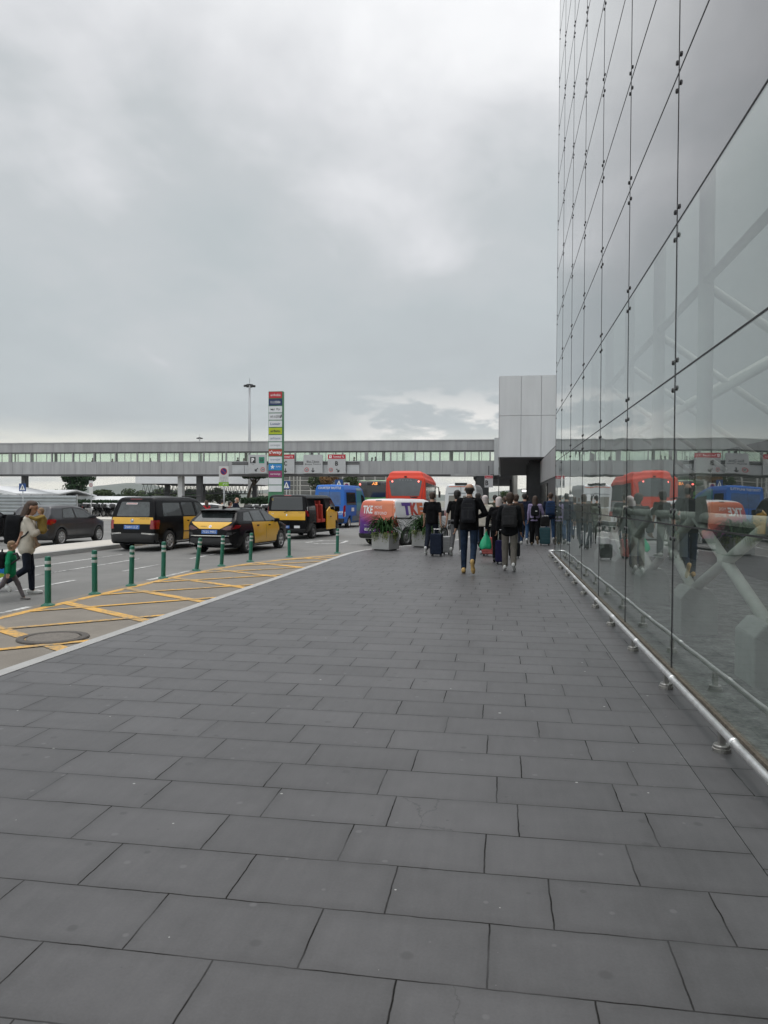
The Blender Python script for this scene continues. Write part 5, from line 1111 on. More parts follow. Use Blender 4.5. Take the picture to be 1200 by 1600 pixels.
for i in range(len(rr_) - 1):
    for q in range(24): a_ = i * 24 + q; b_ = i * 24 + (q + 1) % 24; fs_.append((a_, b_, b_ + 24, a_ + 24))
fs_.append(tuple(range((len(rr_) - 1) * 24, len(rr_) * 24)))
MB().add(vs_, fs_).build('bag_body', mat('green plastic film', (.02, .42, .20), .35, 0, .15, 14, .5, 30), t, True)
b = MB(); b.tube([(-.03, 0, -.06), (-.015, 0, .03), (.015, 0, .03), (.03, 0, -.06)], .008, 6); b.build('handle', MATS['green plastic film'], t)
suitcase('dark violet suitcase half hidden behind the khaki trousers', (.0, 18.05, 0), 10, cloth('violet suitcase cloth', (.016, .014, .05)), .24, .58, .2, .25, ribs=False)
suitcase('pinkish red cabin case behind the green plastic bag', (-.33, 20.6, 0), 10, cloth('pink suitcase cloth', (.36, .10, .09)), .36, .52, .2, .35)
suitcase('small black cabin case beyond the legs of the man in khaki trousers', (.36, 20.0, 0), 0, C_blk2, .30, .42, .2, .3, ribs=False)
# P8 P9 P10
p = person('man in navy hoodie, blue jeans and white trainers under the overhanging block', (.82, 26.6), 4, 1.78, lt=(10, 4), rt=(-16, 20), la=(8, 10, 14), ra=(2, 10, 10), top=C_nav, bulk=.02, bottom=C_jean2, shoe=S_wht, hair=H_dark, h=.016)
p = person('long haired woman in lilac sleeves and wide black trousers', (1.17, 26.3), 4, 1.68, lt=(6, 4), rt=(-14, 34, -62), la=(4, 8, 10), ra=(6, 18, 20), top=cloth('lilac cotton', (.30, .25, .40)), bottom=C_blk, wide=.035, shoe=S_tan, hair=H_brn, hstyle='long', h=.016)
backpack('small black backpack on the long haired woman', p, C_blk2, .28, .36, .14, panel=False, tagc=M_pw)
p = person('person in jeans with a bulky blue rucksack beside the corner of the glass wall', (1.78, 27.6), 2, 1.80, lt=(6, 6), rt=(-12, 22), la=(6, 12, 10), ra=(4, 10, 10), top=C_nav, bottom=C_jean2, shoe=S_wht, hair=H_brn, h=.016)
backpack('bulky blue rucksack on the person by the glass corner', p, C_pbl, .36, .52, .22, tagc=M_pw)
suitcase('teal green hard suitcase rolling at the end of the guard rail', (1.50, 26.0, 0), 0, mat('teal shell', (.018, .075, .09), .4, 0, .1, 9), .36, .62, .24, .40)
b_ = cloth('dark jacket', (.02, .02, .02)); t = thing('duffel_bag', 'dark soft bag riding on top of the teal suitcase', 'bag', (1.50, 26.0, .66))
MB().prism(rnd([(-.15, 0), (.15, 0), (.15, .28), (.08, .34), (-.08, .34), (-.15, .28)], .04), -.09, .10, 'y').build('bag_body', b_, t, bevel=.03); MB().tube([(-.06, 0, .33), (-.04, 0, .38), (.04, 0, .38), (.06, 0, .33)], .01, 6).build('handle', M_zip, t)
# walkers farther on
for i, (lb, x, y, hh_, tp, bt, hr_, st_) in enumerate([
    ('far walker in a dark patterned top between the two head scarves', -.22, 27.5, 1.72, cloth('olive pattern', (.07, .075, .055), .6), C_blk, H_dark, 'short'),
    ('far walker in dark grey seen between scarf and cargo trousers man', .15, 30.5, 1.66, C_gry, C_jean, H_brn, 'full'),
    ('distant walker in white top beyond the navy hoodie', .55, 33.0, 1.74, C_wht, C_dnav, H_dark, 'short'),
    ('walker in dark brown coat between the navy hoodie and khaki trousers man', .48, 24.4, 1.70, cloth('brown wool', (.05, .035, .028)), C_dnav, H_brn, 'full'),
    ('walker in charcoal top half hidden behind the cream jacket', -.75, 24.2, 1.74, C_blk2, C_jean, H_dark, 'short'),
    ('distant walker in dull teal top under the overhanging block', 1.05, 31.5, 1.70, cloth('teal cotton', (.03, .09, .10)), C_blk, H_dark, 'full'),
    ('distant walker in black under the overhang, farthest of the crowd', -.05, 36.0, 1.74, C_blk, C_blk, H_dark, 'short')]):
    person(lb, (x, y), 3 * i - 4, hh_, lt=(8 - 3 * i, 6), rt=(-12, 20), top=tp, bottom=bt, shoe=S_blk, hair=hr_, hstyle=st_, h=.02, skin=SKIN2 if i % 2 else SKIN)
# the woman, baby and child crossing on the left
wl = at(42, 931, RZ)
p = person('woman with long brown hair in cream jacket carrying a baby, walking past the bollards', (wl.x, wl.y), 62, 1.66, lt=(8, 6, 0), rt=(2, 58, -50), la=(-16, 20, 14), ra=(24, 6, 92, -62), top=C_crm, bulk=.022, hem=.74, bottom=C_dnav, shoe=S_wht, hair=H_brn, hstyle='long', lean=5, turn=-4, nod=14, gz=RZ)
WJ, WM, WL = p[1], p[2], p[3]
backpack('big black backpack on the woman crossing with the children', p, C_blk2, .36, .52, .24, panel=False)
q = person('baby in mustard yellow knit held against the woman in the cream jacket', (0, 0), 225, .76, lt=(50, 70), rt=(50, 70), la=(70, 10, 40), ra=(70, 10, 40), top=cloth('mustard knit', (.28, .20, .06)), bulk=.05, hem=.30, bottom=cloth('tan leggings', (.32, .22, .15)), shoe=S_tan, hair=H_fair, hstyle='full', h=.008, turn=-20)
qb = q[0]; qb.location = WM @ Vector((.05, .26, .84)); 
cl = at(16, 940, RZ)
p = person('small child with fair hair in green hooded top holding the hand of the woman', (cl.x, cl.y), 60, 1.02, lt=(26, 6, 0), rt=(-26, 20, -40), la=(150, 14, 10), ra=(-10, 16, 10), top=cloth('green sweatshirt', (.015, .22, .10), .25), bulk=.03, hem=.46, bottom=cloth('grey marl leggings', (.13, .115, .12), .3), shoe=mat('grey trainer', (.30, .28, .27), .7, 0, .15, 20), hair=H_fair, hstyle='full', h=.010, gz=RZ)
backpack('small black rucksack on the child in the green top', p, C_blk2, .24, .28, .12, panel=False)
t = thing('toy_case', 'bright blue rounded toy case with a green and orange patch at the left edge', 'toy case', at(1, 925, RZ) + Vector((0, 0, .16)), -R(60))
MB().prism(rnd([(-.22, 0), (.20, 0), (.22, .14), (.20, .42), (.0, .46), (-.2, .42)], .08), -.1, .1, 'x').build('shell', mat('bright blue plastic', (.012, .20, .58), .35, 0, .08, 8), t, bevel=.03)
MB().prism(rnd([(-.16, .02), (.18, .02), (.16, .15), (.0, .19), (-.12, .15)], .05), .102, .112, 'x').build('patch', mat('lime plastic', (.30, .45, .03), .4, 0, .3, 18), t)
# people near the white car behind the taxis
for lb, px, py, Y, hd_p, hh_, tp, hr_, st_ in [
    ('woman with dark hair in red top standing behind the taxi roof', 358, 806, 33.5, 70, 1.60, C_red, H_dark, 'full'),
    ('woman with long hair in red sleeves by the white car', 323, 806, 36, -60, 1.62, C_red, H_brn, 'long'),
    ('bald man in navy shirt bending over luggage beyond the estate taxi', 366, 806, 37, 95, 1.80, C_nav, H_sil, 'bald'),
    ('person in white shirt beside the no stopping sign pole', 347, 806, 38.5, 20, 1.70, C_wht, H_dark, 'short')]:
    g_ = aty(px, py, Y); person(lb, (g_.x, g_.y), hd_p, hh_, lt=(4, 6), rt=(-6, 10), la=(20, 14, 40), top=tp, bottom=C_jean, shoe=S_blk, hair=hr_, hstyle=st_, h=.02, gz=RZ, lean=10 if 'bending' in lb else 2)
# silhouettes on the footbridge
proto = None
for i, (px, sc, hd_p) in enumerate([(144, .98, 90), (173, .95, 90), (231, 1.0, -90), (372, 1.0, -60), (379, .95, 90), (500, 1.05, -90), (553, 1.0, 90), (580, .98, 80), (585, 1.04, 95)]):
    x = aty(px, 715, 86).x; lb = ['lone walker seen through the bridge windows above the pine tree', 'walker on the footbridge above the hatchback', 'leaning walker on the footbridge above the taxi minivan', 'first of two people on the bridge left of the parking sign', 'second of two people on the bridge left of the parking sign', 'tall walker on the bridge between the two middle signs', 'walker on the bridge just right of the red terminal sign', 'left one of a close pair on the bridge before the coach', 'right one of a close pair on the bridge before the coach'][i]
    if proto is None:
        proto = person(lb, (x, 86.1), hd_p, 1.75, top=C_blk, bottom=C_dnav, shoe=S_blk, hair=H_dark, hstyle='full', h=.024, gz=Z_[0] + .32, group='people crossing the footbridge')[0]
    else:
        q = copy_tree(proto); q.location = (x, 86.0 + .35 * (i % 3), Z_[0] + .32); q.rotation_euler = (0, 0, -R(hd_p)); q.scale = (sc,) * 3; q['label'] = lb
# ------------------------------------------------------------------ street furniture, signs
M_gr = mat('bollard green plastic', (.010, .135, .085), .45, 0, .12, 8); M_refl = mat('pale reflective band', (.50, .56, .54), .4, 0, .08, 10)
M_pole = mat('galvanised pole', (.40, .41, .42), .45, .4, .1, 6); M_sblue = mat('sign blue', (.012, .06, .22), .4, 0, .05, 6); M_sred = mat('sign red', (.42, .015, .03), .4, 0, .05, 6); M_sgrey = mat('sign grey', (.42, .425, .43), .5, 0, .05, 3)
blab = ['first green bollard from the left edge, beside the woman and child', 'second green bollard from the left, in front of the median kerb', 'third green bollard from the left, in front of the taxi minivan', 'fourth green bollard from the left, left of the leaning one', 'crooked green bollard leaning right in front of the estate taxi', 'green bollard in front of the number plate of the estate taxi', 'green bollard in front of the front door of the estate taxi', 'green bollard in front of the taxi van with the open door', 'last green bollard, standing alone where the kerb starts to curve', 'green bollard out on the left']
proto = None
for i, (px, py) in enumerate([(75, 948), (148, 930), (205, 917), (255, 905), (307, 893), (346, 886), (391, 879), (452, 872), (527, 866)]):
    g_ = at(px, py, RZ)
    if proto is None:
        proto = thing('bollard', blab[0], 'bollard', g_, 0, 'green bollards along the road edge')
        MB().lathe([(0, .80), (.030, .80), (.046, .785), (.048, .77), (.048, .05), (.05, .03)], n=24).build('post', M_gr, proto, True)
        b = MB(); b.lathe([(.05, .05), (.075, .03), (.105, .018), (.11, 0)], n=24); b.build('base', M_gr, proto, True)
        for z in (.60, .70): MB().lathe([(.0485, z - .025), (.0495, z - .022), (.0495, z + .022), (.0485, z + .025)], n=24).build('reflective_band', M_refl, proto, True)
        q = proto
    else: q = copy_tree(proto); q['label'] = blab[i]; q.location = g_
    q.rotation_euler = [(0, .0, .3), (.01, 0, 0), (.01, .035, 0), (0, .02, 0), (.02, .135, 0), (0, .055, 0), (0, .045, 0), (0, -.012, 0), (0, .01, 0)][i]
# planters
M_plc = mat('light concrete planter', (.40, .40, .39), .75, 0, .07, 3, .15, 60); M_soil = mat('soil', (.04, .03, .02), .95, 0, .3, 20, .6, 60)
M_lf = mat('dark strap leaves', (.022, .060, .016), .7, 0, .5, 5, spec=.12); M_lf2 = mat('pale trailing leaves', (.26, .30, .12), .7, 0, .4, 12, spec=.15)
def planter(label, loc, rz, w, hh, seed, plab, tall):
    rnd_ = random.Random(seed); t = thing('planter', label, 'planter', loc, rz)
    b = MB(); b.span((-w / 2, -w / 2, .035), (w / 2, w / 2, hh)); b.build('box', M_plc, t, bevel=.012)
    b = MB(); b.span((-w / 2 + .06, -w / 2 + .06, 0), (w / 2 - .06, w / 2 - .06, .036)); b.build('foot', M_dark, t)
    b = MB(); b.span((-w / 2 + .03, -w / 2 + .03, hh), (w / 2 - .03, w / 2 - .03, hh + .01)); b.build('soil', M_soil, t)
    p = thing('strap_leaf_plant', plab, 'plant', Vector(loc) + Vector((0, 0, hh + .005)), rz)
    b = MB(); b2 = MB()
    for k in range(7 if tall else 6):
        cx, cy = rnd_.uniform(-.28, .28) * w * 1.3, rnd_.uniform(-.28, .28) * w * 1.3; ht = rnd_.uniform(.18, .36) * tall
        for j in range(40):
            a = rnd_.uniform(0, 6.283); el = rnd_.uniform(.35, 1.35); l = rnd_.uniform(.40, .70); z0 = ht * rnd_.uniform(.0, 1); wd = rnd_.uniform(.018, .030)
            pts = []
            for q in range(5):
                s_ = q / 4; e2 = el - 1.0 * s_ * s_; pts.append(Vector((cx + math.cos(a) * math.cos(e2) * l * s_, cy + math.sin(a) * math.cos(e2) * l * s_, z0 + math.sin(e2) * l * s_)))
            sd = Vector((-math.sin(a), math.cos(a), 0)); vs_ = []
            for q, pt in enumerate(pts): ww = wd * (1 - (q / 4) ** 2 * .9); vs_ += [pt - sd * ww, pt + Vector((0, 0, -.006)), pt + sd * ww]
            b.add(vs_, [(3 * q + e, 3 * q + e + 1, 3 * q + e + 4, 3 * q + e + 3) for q in range(4) for e in (0, 1)])
        b2.tube([(cx, cy, 0), (cx, cy, ht + .05)], .02, 6)
    b.build('leaves', M_lf, p, True); b2.build('stems', M_soil, p)
    b = MB()
    for side in range(3):
        for j in range(260):
            u_ = rnd_.gauss((-.30, .30, .05)[side] * w, .07); dr = abs(rnd_.gauss(0, .11)); yv = -w / 2 - rnd_.uniform(0, .05) if side < 2 else rnd_.uniform(-.1, .1); x_ = u_ if side < 2 else w / 2 + rnd_.uniform(0, .06)
            c_ = Vector((x_, yv + rnd_.uniform(-.01, .08), .03 - dr)); n_ = Vector((rnd_.uniform(-1, 1), rnd_.uniform(-1, .2), rnd_.uniform(-.3, 1))).normalized(); e1 = n_.orthogonal().normalized() * .022; e2 = n_.cross(e1)
            b.add([c_ - e1, c_ + e2 * .7, c_ + e1, c_ - e2 * .7], [(0, 1, 2, 3)])
    b.build('trailing_leaves', M_lf2, p)
planter('pale concrete planter box with trailing plant, left of the pair by the panel van', at(600, 862) + Vector((-.0, .28, 0)), -.40, .62, .52, 3, 'dark strap leaved plant spilling pale trailers over the left planter', 1.0)
planter('pale concrete planter box behind the man in the black short sleeved shirt', at(662, 857) + Vector((-.0, .28, 0)), -.40, .62, .52, 8, 'dark strap leaved plant in the planter behind the black shirt', .9)
# totem sign
tx, tz0 = aty(430.5, 700, 50).x, RZ
tt = thing('totem_sign', 'tall narrow sign tower with stacked coloured airline name plates', 'sign tower', (tx, 50, tz0))
WT = .52; top = aty(430, 613, 50).z - tz0
b = MB(); b.span((-WT, 0, 0), (WT, .34, top)); b.build('frame', mat('totem green edge', (.06, .20, .10), .45, .2, .1, 3), tt)
rowh = (aty(430, 613.5, 50).z - aty(430, 771, 50).z) / 14
plates = [('airArabia', (.45, .02, .03), 'w'), ('O LUXENBIA', (.010, .03, .10), 'w'), ('tui fly', (.66, .67, .68), 'k'), ('AIR ALGERIE', (.66, .67, .68), 'k'), ('Luxair', (.66, .67, .68), 'b'), ('airBaltic', (.42, .50, .01), 'k'), ('airfrance', (.66, .67, .68), 'b'), ('norwegian', (.66, .67, .68), 'g'), ("t'way", (.42, .045, .03), 'w'), ('transjet', (.66, .67, .68), 'b'), ('air', (.02, .22, .52), 'w'), ('eurowings', (.28, .03, .13), 'w'), ('', (.66, .67, .68), 'k'), ('', (.66, .67, .68), 'k')]
TC = {'w': M_pw, 'k': M_pk, 'b': mat('blue grey lettering', (.10, .14, .26), .5, 0, .05, 9), 'g': mat('grey lettering', (.25, .26, .28), .5, 0, .05, 9)}
for i, (s_, c_, tc_) in enumerate(plates):
    z1 = top - .03 - rowh * i; z0 = z1 - rowh + .06; zc = (z0 + z1) / 2
    b = MB(); b.span((-WT + .03, -.03, z0), (WT - .05, .002, z1)); q = b.build('name_plate', mat('plate %d' % i, c_, .4, 0, .04, 3), tt)
    b = MB()
    if s_ == 'air':
        flat(b, *poly2([(-.20 + (.17 if k % 2 == 0 else .075) * math.sin(k * math.pi / 5), zc + (.17 if k % 2 == 0 else .075) * math.cos(k * math.pi / 5)) for k in range(10)]), -.036); flat(b, *text_fit('SkyAlps', .22, zc + .02, .34, .13), -.036)
    elif s_: flat(b, *text_fit(s_, .0 if i not in (2, 3) else -.02, zc, .92 if s_ == "t'way" else .72, .30 if s_ == "t'way" else .17, .02 if s_ in ("t'way", 'airBaltic', 'Luxair') else 0), -.036)
    if i == 2: flat(b, *poly2([(-.36, zc - .02), (-.18, zc + .06), (-.22, zc - .03), (-.10, zc - .10)]), -.036)
    if i == 3: flat(b, *poly2([(.38, zc + .12), (.46, zc + .14), (.44, zc - .06), (.32, zc - .12)]), -.036)
    if b.v: b.build('lettering', TC[tc_], q)
b = MB(); b.span((-WT - .02, -.04, 0), (WT + .02, .38, .5)); b.build('plinth', M_pole, tt)
# signs hung on the footbridge
def board(label, x0, x1, y0, y1, Y=84.55):
    a = aty(x0, y1, Y); c_ = aty(x1, y0, Y); w, hh = c_.x - a.x, c_.z - a.z
    t = thing('overhead_sign', label, 'sign', ((a.x + c_.x) / 2, Y, a.z)); b = MB(); b.span((-w / 2, 0, 0), (w / 2, .12, hh)); b.build('panel', M_sgrey, t)
    b = MB(); b.span((-w * .3, .12, hh * .3), (-w * .25, .45, hh * .4)); b.span((w * .25, .12, hh * .3), (w * .3, .45, hh * .4)); b.build('bracket', M_dark, t); return t, w, hh
def arrow(b, cx, cz, l, ang, w=.10):
    dx, dz = math.cos(ang), math.sin(ang); tip = (cx + dx * l / 2, cz + dz * l / 2); flat(b, *bar2((cx - dx * l / 2, cz - dz * l / 2), tip, w), -.008)
    for s_ in (-1, 1):
        a2 = ang + math.pi + s_ * .75; flat(b, *bar2(tip, (tip[0] + math.cos(a2) * l * .5, tip[1] + math.sin(a2) * l * .5), w), -.010 - .001 * s_)
def limit(t, cx, cz, r, txt='20'):
    b = MB(); v, f = ring2(cx, cz, r * .75, r); flat(b, v, f, -.008); b.build('speed_ring', M_sred, t); b = MB(); flat(b, *text_fit(txt, cx, cz, r * 1.0, r * .8, .02), -.008); b.build('lettering', M_pk, t)
t, w, hh = board('grey overhead sign with black parking symbol and green bus symbol', 388, 416.5, 712, 741)
b = MB(); flat(b, *rect2(-w * .40, hh * .54, -w * .10, hh * .88), -.006); b.build('symbol_plate', M_pk, t); b = MB(); flat(b, *text_fit('P', -w * .25, hh * .71, w * .15, hh * .24, .03), -.010); b.build('lettering', M_pw, t)
b = MB(); flat(b, *rect2(w * .08, hh * .54, w * .38, hh * .88), -.006); b.build('symbol_plate', mat('sign green', (.01, .20, .12), .4, 0, .05, 4), t); b = MB(); v, f = ring2(w * .23, hh * .71, w * .075, w * .10); flat(b, v, f, -.010); flat(b, *rect2(w * .16, hh * .68, w * .30, hh * .73), -.012); b.build('symbol', M_pk, t)
b = MB(); flat(b, *text_fit('VIP', -w * .25, hh * .47, w * .15, hh * .05), -.006); arrow(b, -w * .05, hh * .2, w * .22, R(225), .11); b.build('symbol', M_pk, t); limit(t, w * .29, hh * .2, w * .12)
for lb, x0, x1, ltr, ang in (('grey overhead sign with red header and letter C behind the sign tower', 432, 460, 'C', 270), ('grey overhead sign with red header and letter B over the blue shuttle', 512, 540, 'B', 315)):
    t, w, hh = board(lb, x0, x1, 711.5, 741.5)
    b = MB(); flat(b, *rect2(-w / 2 + .01, hh * .77, w / 2 - .01, hh - .01), -.006); b.build('header', M_sred, t)
    b = MB(); flat(b, *text_fit('Terminal T2', w * .10, hh * .88, w * .62, hh * .09, .01), -.010); flat(b, *rect2(-w * .42, hh * .81, -w * .28, hh * .95), -.010); b.build('lettering', M_pw, t)
    b = MB(); flat(b, *text_fit('+', -w * .35, hh * .88, w * .08, hh * .08, .02), -.013); b.build('symbol', M_sred, t)
    b = MB(); flat(b, *text_fit(ltr, 0, hh * .53, w * .17, hh * .24, .04), -.006); arrow(b, w * .06 if ltr == 'B' else 0, hh * .17, w * .22, R(ang), .11); b.build('lettering', M_pk, t); limit(t, -w * .32, hh * .19, w * .115)
t, w, hh = board('plain grey overhead sign with two lines of black words and down arrow', 474, 504, 712, 741)
b = MB(); flat(b, *text_fit('Bloc Tècnic', 0, hh * .64, w * .66, hh * .10, .01), -.006); flat(b, *text_fit('Bloque Técnico', 0, hh * .48, w * .84, hh * .10, .01), -.006); arrow(b, 0, hh * .18, w * .22, R(270), .11); flat(b, *rect2(-w * .33, hh * .565, w * .33, hh * .58), -.006); b.build('lettering', M_pk, t); limit(t, -w * .33, hh * .19, w * .115)
# B sign by the block
a = aty(757.5, 763, 52); t = thing('terminal_sign', 'small grey and red letter B sign hanging under the overhang beyond the crowd', 'sign', (a.x + .26, 52, a.z)); hh = .86
b = MB(); b.span((-.28, 0, 0), (.30, .06, hh)); b.build('panel', M_sgrey, t); b = MB(); flat(b, *rect2(-.26, hh * .72, .28, hh * .95), -.004); b.build('header', M_sred, t); b = MB(); flat(b, *text_fit('B', -.12, hh * .36, .22, .36, .04), -.004); b.build('lettering', M_pk, t); b = MB(); flat(b, *text_fit('Terminal T2', 0, hh * .83, .4, .07), -.008); b.build('lettering', M_pw, t)
b = MB(); b.tube([(.0, .03, hh), (.0, .03, 1.5)], .03, 8); b.tube([(.3, .03, hh * .2), (.7, .03, hh * .2)], .02, 6); b.tube([(.7, .03, -1.8), (.7, .03, 1.4)], .025, 6); b.build('bracket', M_dark, t)
# road signs on poles
def pole_sign(label, px, py0, py1, Y, w, draw, base=RZ, name='road_sign', back=M_pole):
    a, c_ = aty(px, py1, Y), aty(px, py0, Y); hh = c_.z - a.z; t = thing(name, label, 'road sign', (a.x, Y, base)); z0 = a.z - base
    b = MB(); b.tube([(0, .05, 0), (0, .05, z0 + hh * .8)], .035, 10); b.build('pole', M_pole, t, True)
    b = MB(); b.span((-w / 2, 0, z0), (w / 2, .02, z0 + hh)); b.build('plate', draw[0], t); draw[1](t, z0, w, hh); return t
def cross_draw(t, z0, w, hh):
    b = MB(); flat(b, *poly2([(-w * .40, z0 + hh * .14), (w * .40, z0 + hh * .14), (0, z0 + hh * .92)]), -.004); b.build('symbol', M_pw, t)
    b = MB(); flat(b, *disc2_(0, z0 + hh * .64, w * .045), -.008); flat(b, *bar2((0, z0 + hh * .60), (0, z0 + hh * .40), w * .09), -.008)
    for a_, c_ in (((0, z0 + hh * .42), (-w * .12, z0 + hh * .20)), ((0, z0 + hh * .42), (w * .10, z0 + hh * .20)), ((0, z0 + hh * .56), (w * .11, z0 + hh * .46)), ((0, z0 + hh * .56), (-w * .11, z0 + hh * .47))): flat(b, *bar2(a_, c_, w * .05), -.010)
    b.build('symbol', M_pk, t)
def disc2_(cx, cz, r): return poly2(disc2(cx, cz, r, 16))
pole_sign('blue pedestrian crossing sign on a pole in front of the grey hoarding', 35, 757, 769, 52, .58, (M_sblue, cross_draw))
pole_sign('blue pedestrian crossing sign just right of the sign tower', 447.5, 753, 766, 57, .62, (M_sblue, cross_draw))
pole_sign('blue pedestrian crossing sign rising behind the blue shuttle', 529.5, 751, 764, 60, .68, (M_sblue, cross_draw))
def speed_draw(t, z0, w, hh):
    b = MB(); v, f = ring2(0, z0 + hh * .66, w * .28, w * .40); flat(b, v, f, -.004); b.build('symbol', M_sred, t); b = MB(); flat(b, *text_fit('5', 0, z0 + hh * .66, w * .22, w * .36, .02), -.004); b.build('lettering', M_pk, t)
pole_sign('narrow white plate with red circle on a pole before the pine tree', 142, 752.5, 773, 55, .34, (mat('white sign face', (.60, .60, .59), .5, 0, .05, 4), speed_draw), -.07)
def park_draw(t, z0, w, hh, small=False):
    cz = z0 + (hh * .74 if not small else hh * .5); r = w * .36; b = MB(); v, f = ring2(0, cz, r * .78, r); flat(b, v, f, -.004); flat(b, *bar2((-r * .6, cz + r * .6), (r * .6, cz - r * .6), r * .2), -.009); b.build('symbol', M_sred, t)
    b = MB(); flat(b, *disc2_(0, cz, r * .80), -.006); b.build('symbol', mat('sign deep blue', (.02, .02, .16), .4, 0, .05, 4), t)
    if small: return
    b = MB(); flat(b, *text_fit('EXCEPTE', 0, z0 + hh * .44, w * .7, hh * .05), -.004); flat(b, *text_fit('AUTORITZATS', 0, z0 + hh * .36, w * .8, hh * .05), -.004); flat(b, *text_fit('24 h', 0, z0 + hh * .26, w * .5, hh * .07), -.004); b.build('lettering', TC['g'], t)
    b = MB(); b.span((-w * .52, -.005, z0 + .0), (w * .52, .01, z0 + hh * .20)); q = b.build('lime_plate', mat('lime sign', (.20, .42, .02), .4, 0, .05, 4), t); b = MB(); flat(b, *text_fit('grua', .08, z0 + hh * .10, w * .5, hh * .09), -.010); b.build('lettering', M_pw, q)
pole_sign('white no stopping sign with lime green plate beneath, rising behind the estate taxi', 349.5, 730, 761, 35.5, .50, (MATS['white sign face'], park_draw))
pole_sign('small no parking sign on a pole behind the blue shuttle', 541.5, 755.5, 765, 60, .50, (MATS['white sign face'], lambda t, z0, w, hh: park_draw(t, z0, w, hh, True)))
# lamp masts
def mast(label, px, py, Y, lamps=8):
    a = aty(px, py, Y); t = thing('lamp_mast', label, 'lamp mast', (a.x, Y, RZ)); H = a.z - RZ
    b = MB(); b.tube([(0, 0, 0), (0, 0, H * .5), (0, 0, H)], [.28, .22, .14], 12); b.build('pole', M_pole, t, True)
    b = MB(); b.lathe([(.55, H - .35), (.6, H - .3), (.6, H - .15), (.55, H - .12)], n=24); b.tube([(0, 0, H), (0, 0, H + .9)], .03, 6)
    for k in range(4): a_ = k * math.pi / 2; b.tube([(0, 0, H - .1), (.55 * math.cos(a_), .55 * math.sin(a_), H - .25)], .05, 6)
    b.build('head_ring', M_dark2, t)
    for k in range(lamps): a_ = 2 * math.pi * k / lamps; b = MB(); b.box((0.78 * math.cos(a_), 0.78 * math.sin(a_), H - .40), (.46, .36, .26), a_); b.build('floodlight', M_dark2, t, bevel=.05)
mast('tall grey floodlight mast rising behind the footbridge left of the sign tower', 390, 601, 120); mast('small distant floodlight mast just peeking over the footbridge roof', 312, 684.5, 220)
for lb, px in (('white flagpole just right of the sign tower', 452), ('white flagpole second from the sign tower', 458.5), ('white flagpole nearest the parking building', 464)):
    x = aty(px, 760, 88.5).x; t = thing('flagpole', lb, 'flagpole', (x, 88.6, RZ)); MB().tube([(0, 0, 0), (0, 0, 4.6)], .07, 8).build('pole', M_white, t, True); MB().lathe([(.14, 0), (.14, .1), (.08, .14)], n=12).build('base', M_pole, t)
# ------------------------------------------------------------------ left background
a, c_ = aty(-40, 775, 57), aty(119.5, 775, 57); t = thing('hoarding', 'grey corrugated metal hoarding behind the dark hatchback', 'fence', (a.x, 57, RZ)); Wd = c_.x - a.x; Hh = a.z - RZ
pr = []
for k in range(7):
    z = Hh * k / 7; pr += [(0, z), (-.06, z + Hh * .04), (-.06, z + Hh * .085), (0, z + Hh * .125)]
pr += [(0, Hh), (.03, Hh), (.03, 0)]
b = MB(); b.prism(pr, 0, Wd, 'x'); b.build('corrugated_sheet', mat('grey sheet metal', (.26, .28, .29), .45, .3, .12, 1.2), t)
for k in range(10): b = MB(); b.span((Wd * k / 9 - .04, .03, 0), (Wd * k / 9 + .04, .12, Hh + .08)); b.build('post', M_pole, t)
M_tent = mat('white tent cloth', (.66, .67, .68), .6, 0, .06, .8)
for lb, px0, px1, y0, y1, Y in (('long white tent roof showing above the grey hoarding', 2, 86, 766, 774, 88), ('pale pitched roof with dark soffit at the left edge above the hoarding', -30, 26, 760, 772, 78)):
    a, c_ = aty(px0, y1, Y), aty(px1, y0, Y); t = thing('market_tent', lb, 'tent', (a.x, Y, RZ)); w = c_.x - a.x; h0, h1 = a.z - RZ, c_.z - RZ
    b = MB(); b.prism([(0, h0), (5, h1), (10, h0), (10, h0 - .18), (5, h1 - .18), (0, h0 - .18)], 0, w, 'x') if Y > 80 else b.prism([(0, h1), (w, h0), (w, h0 - .25), (0, h1 - .6)], 0, 8, 'y'); b.build('roof', M_tent, t)
    b = MB(); b.span((.3, .4, 0), (w - .3, 9 if Y > 80 else 7, h0 - .2)); b.build('wall', mat('tent wall', (.40, .42, .42), .6, 0, .1, 1), t)
for lb, px0, px1, Y in (('low white marquee roof beyond the hedge', 131, 222, 96), ):
    a, c_ = aty(px0, 784, Y), aty(px1, 777, Y); t = thing('marquee', lb, 'tent', (a.x, Y, RZ)); w = c_.x - a.x; b = MB(); b.prism([(0, a.z - RZ), (3, c_.z - RZ), (7, c_.z - RZ), (10, a.z - RZ)], 0, w, 'x'); b.build('roof', M_tent, t)
    b = MB(); b.span((.2, .2, 0), (w - .2, 9.8, a.z - RZ)); b.build('wall', mat('aqua wall', (.22, .33, .34), .6, 0, .1, 1), t)
def leafcloud(b, c, r, n, rg, s, sq=(1, 1, 1)):
    for _ in range(n):
        while True:
            p = Vector((rg.uniform(-1, 1), rg.uniform(-1, 1), rg.uniform(-1, 1)))
            if .25 < p.length < 1: break
        p = p.normalized() * p.length ** .45; q = Vector(c) + Vector((p.x * r * sq[0], p.y * r * sq[1], p.z * r * sq[2])); n_ = (p + Vector((rg.uniform(-1, 1), rg.uniform(-1, 1), rg.uniform(-.4, 1.2)))).normalized()
        e1 = n_.orthogonal().normalized(); e1 = Matrix.Rotation(rg.uniform(0, 6.28), 3, n_) @ e1; e2 = n_.cross(e1); z = s * rg.uniform(.6, 1.4)
        b.add([q - e1 * z, q + e2 * z * .6, q + e1 * z, q - e2 * z * .6], [(0, 1, 2, 3)])
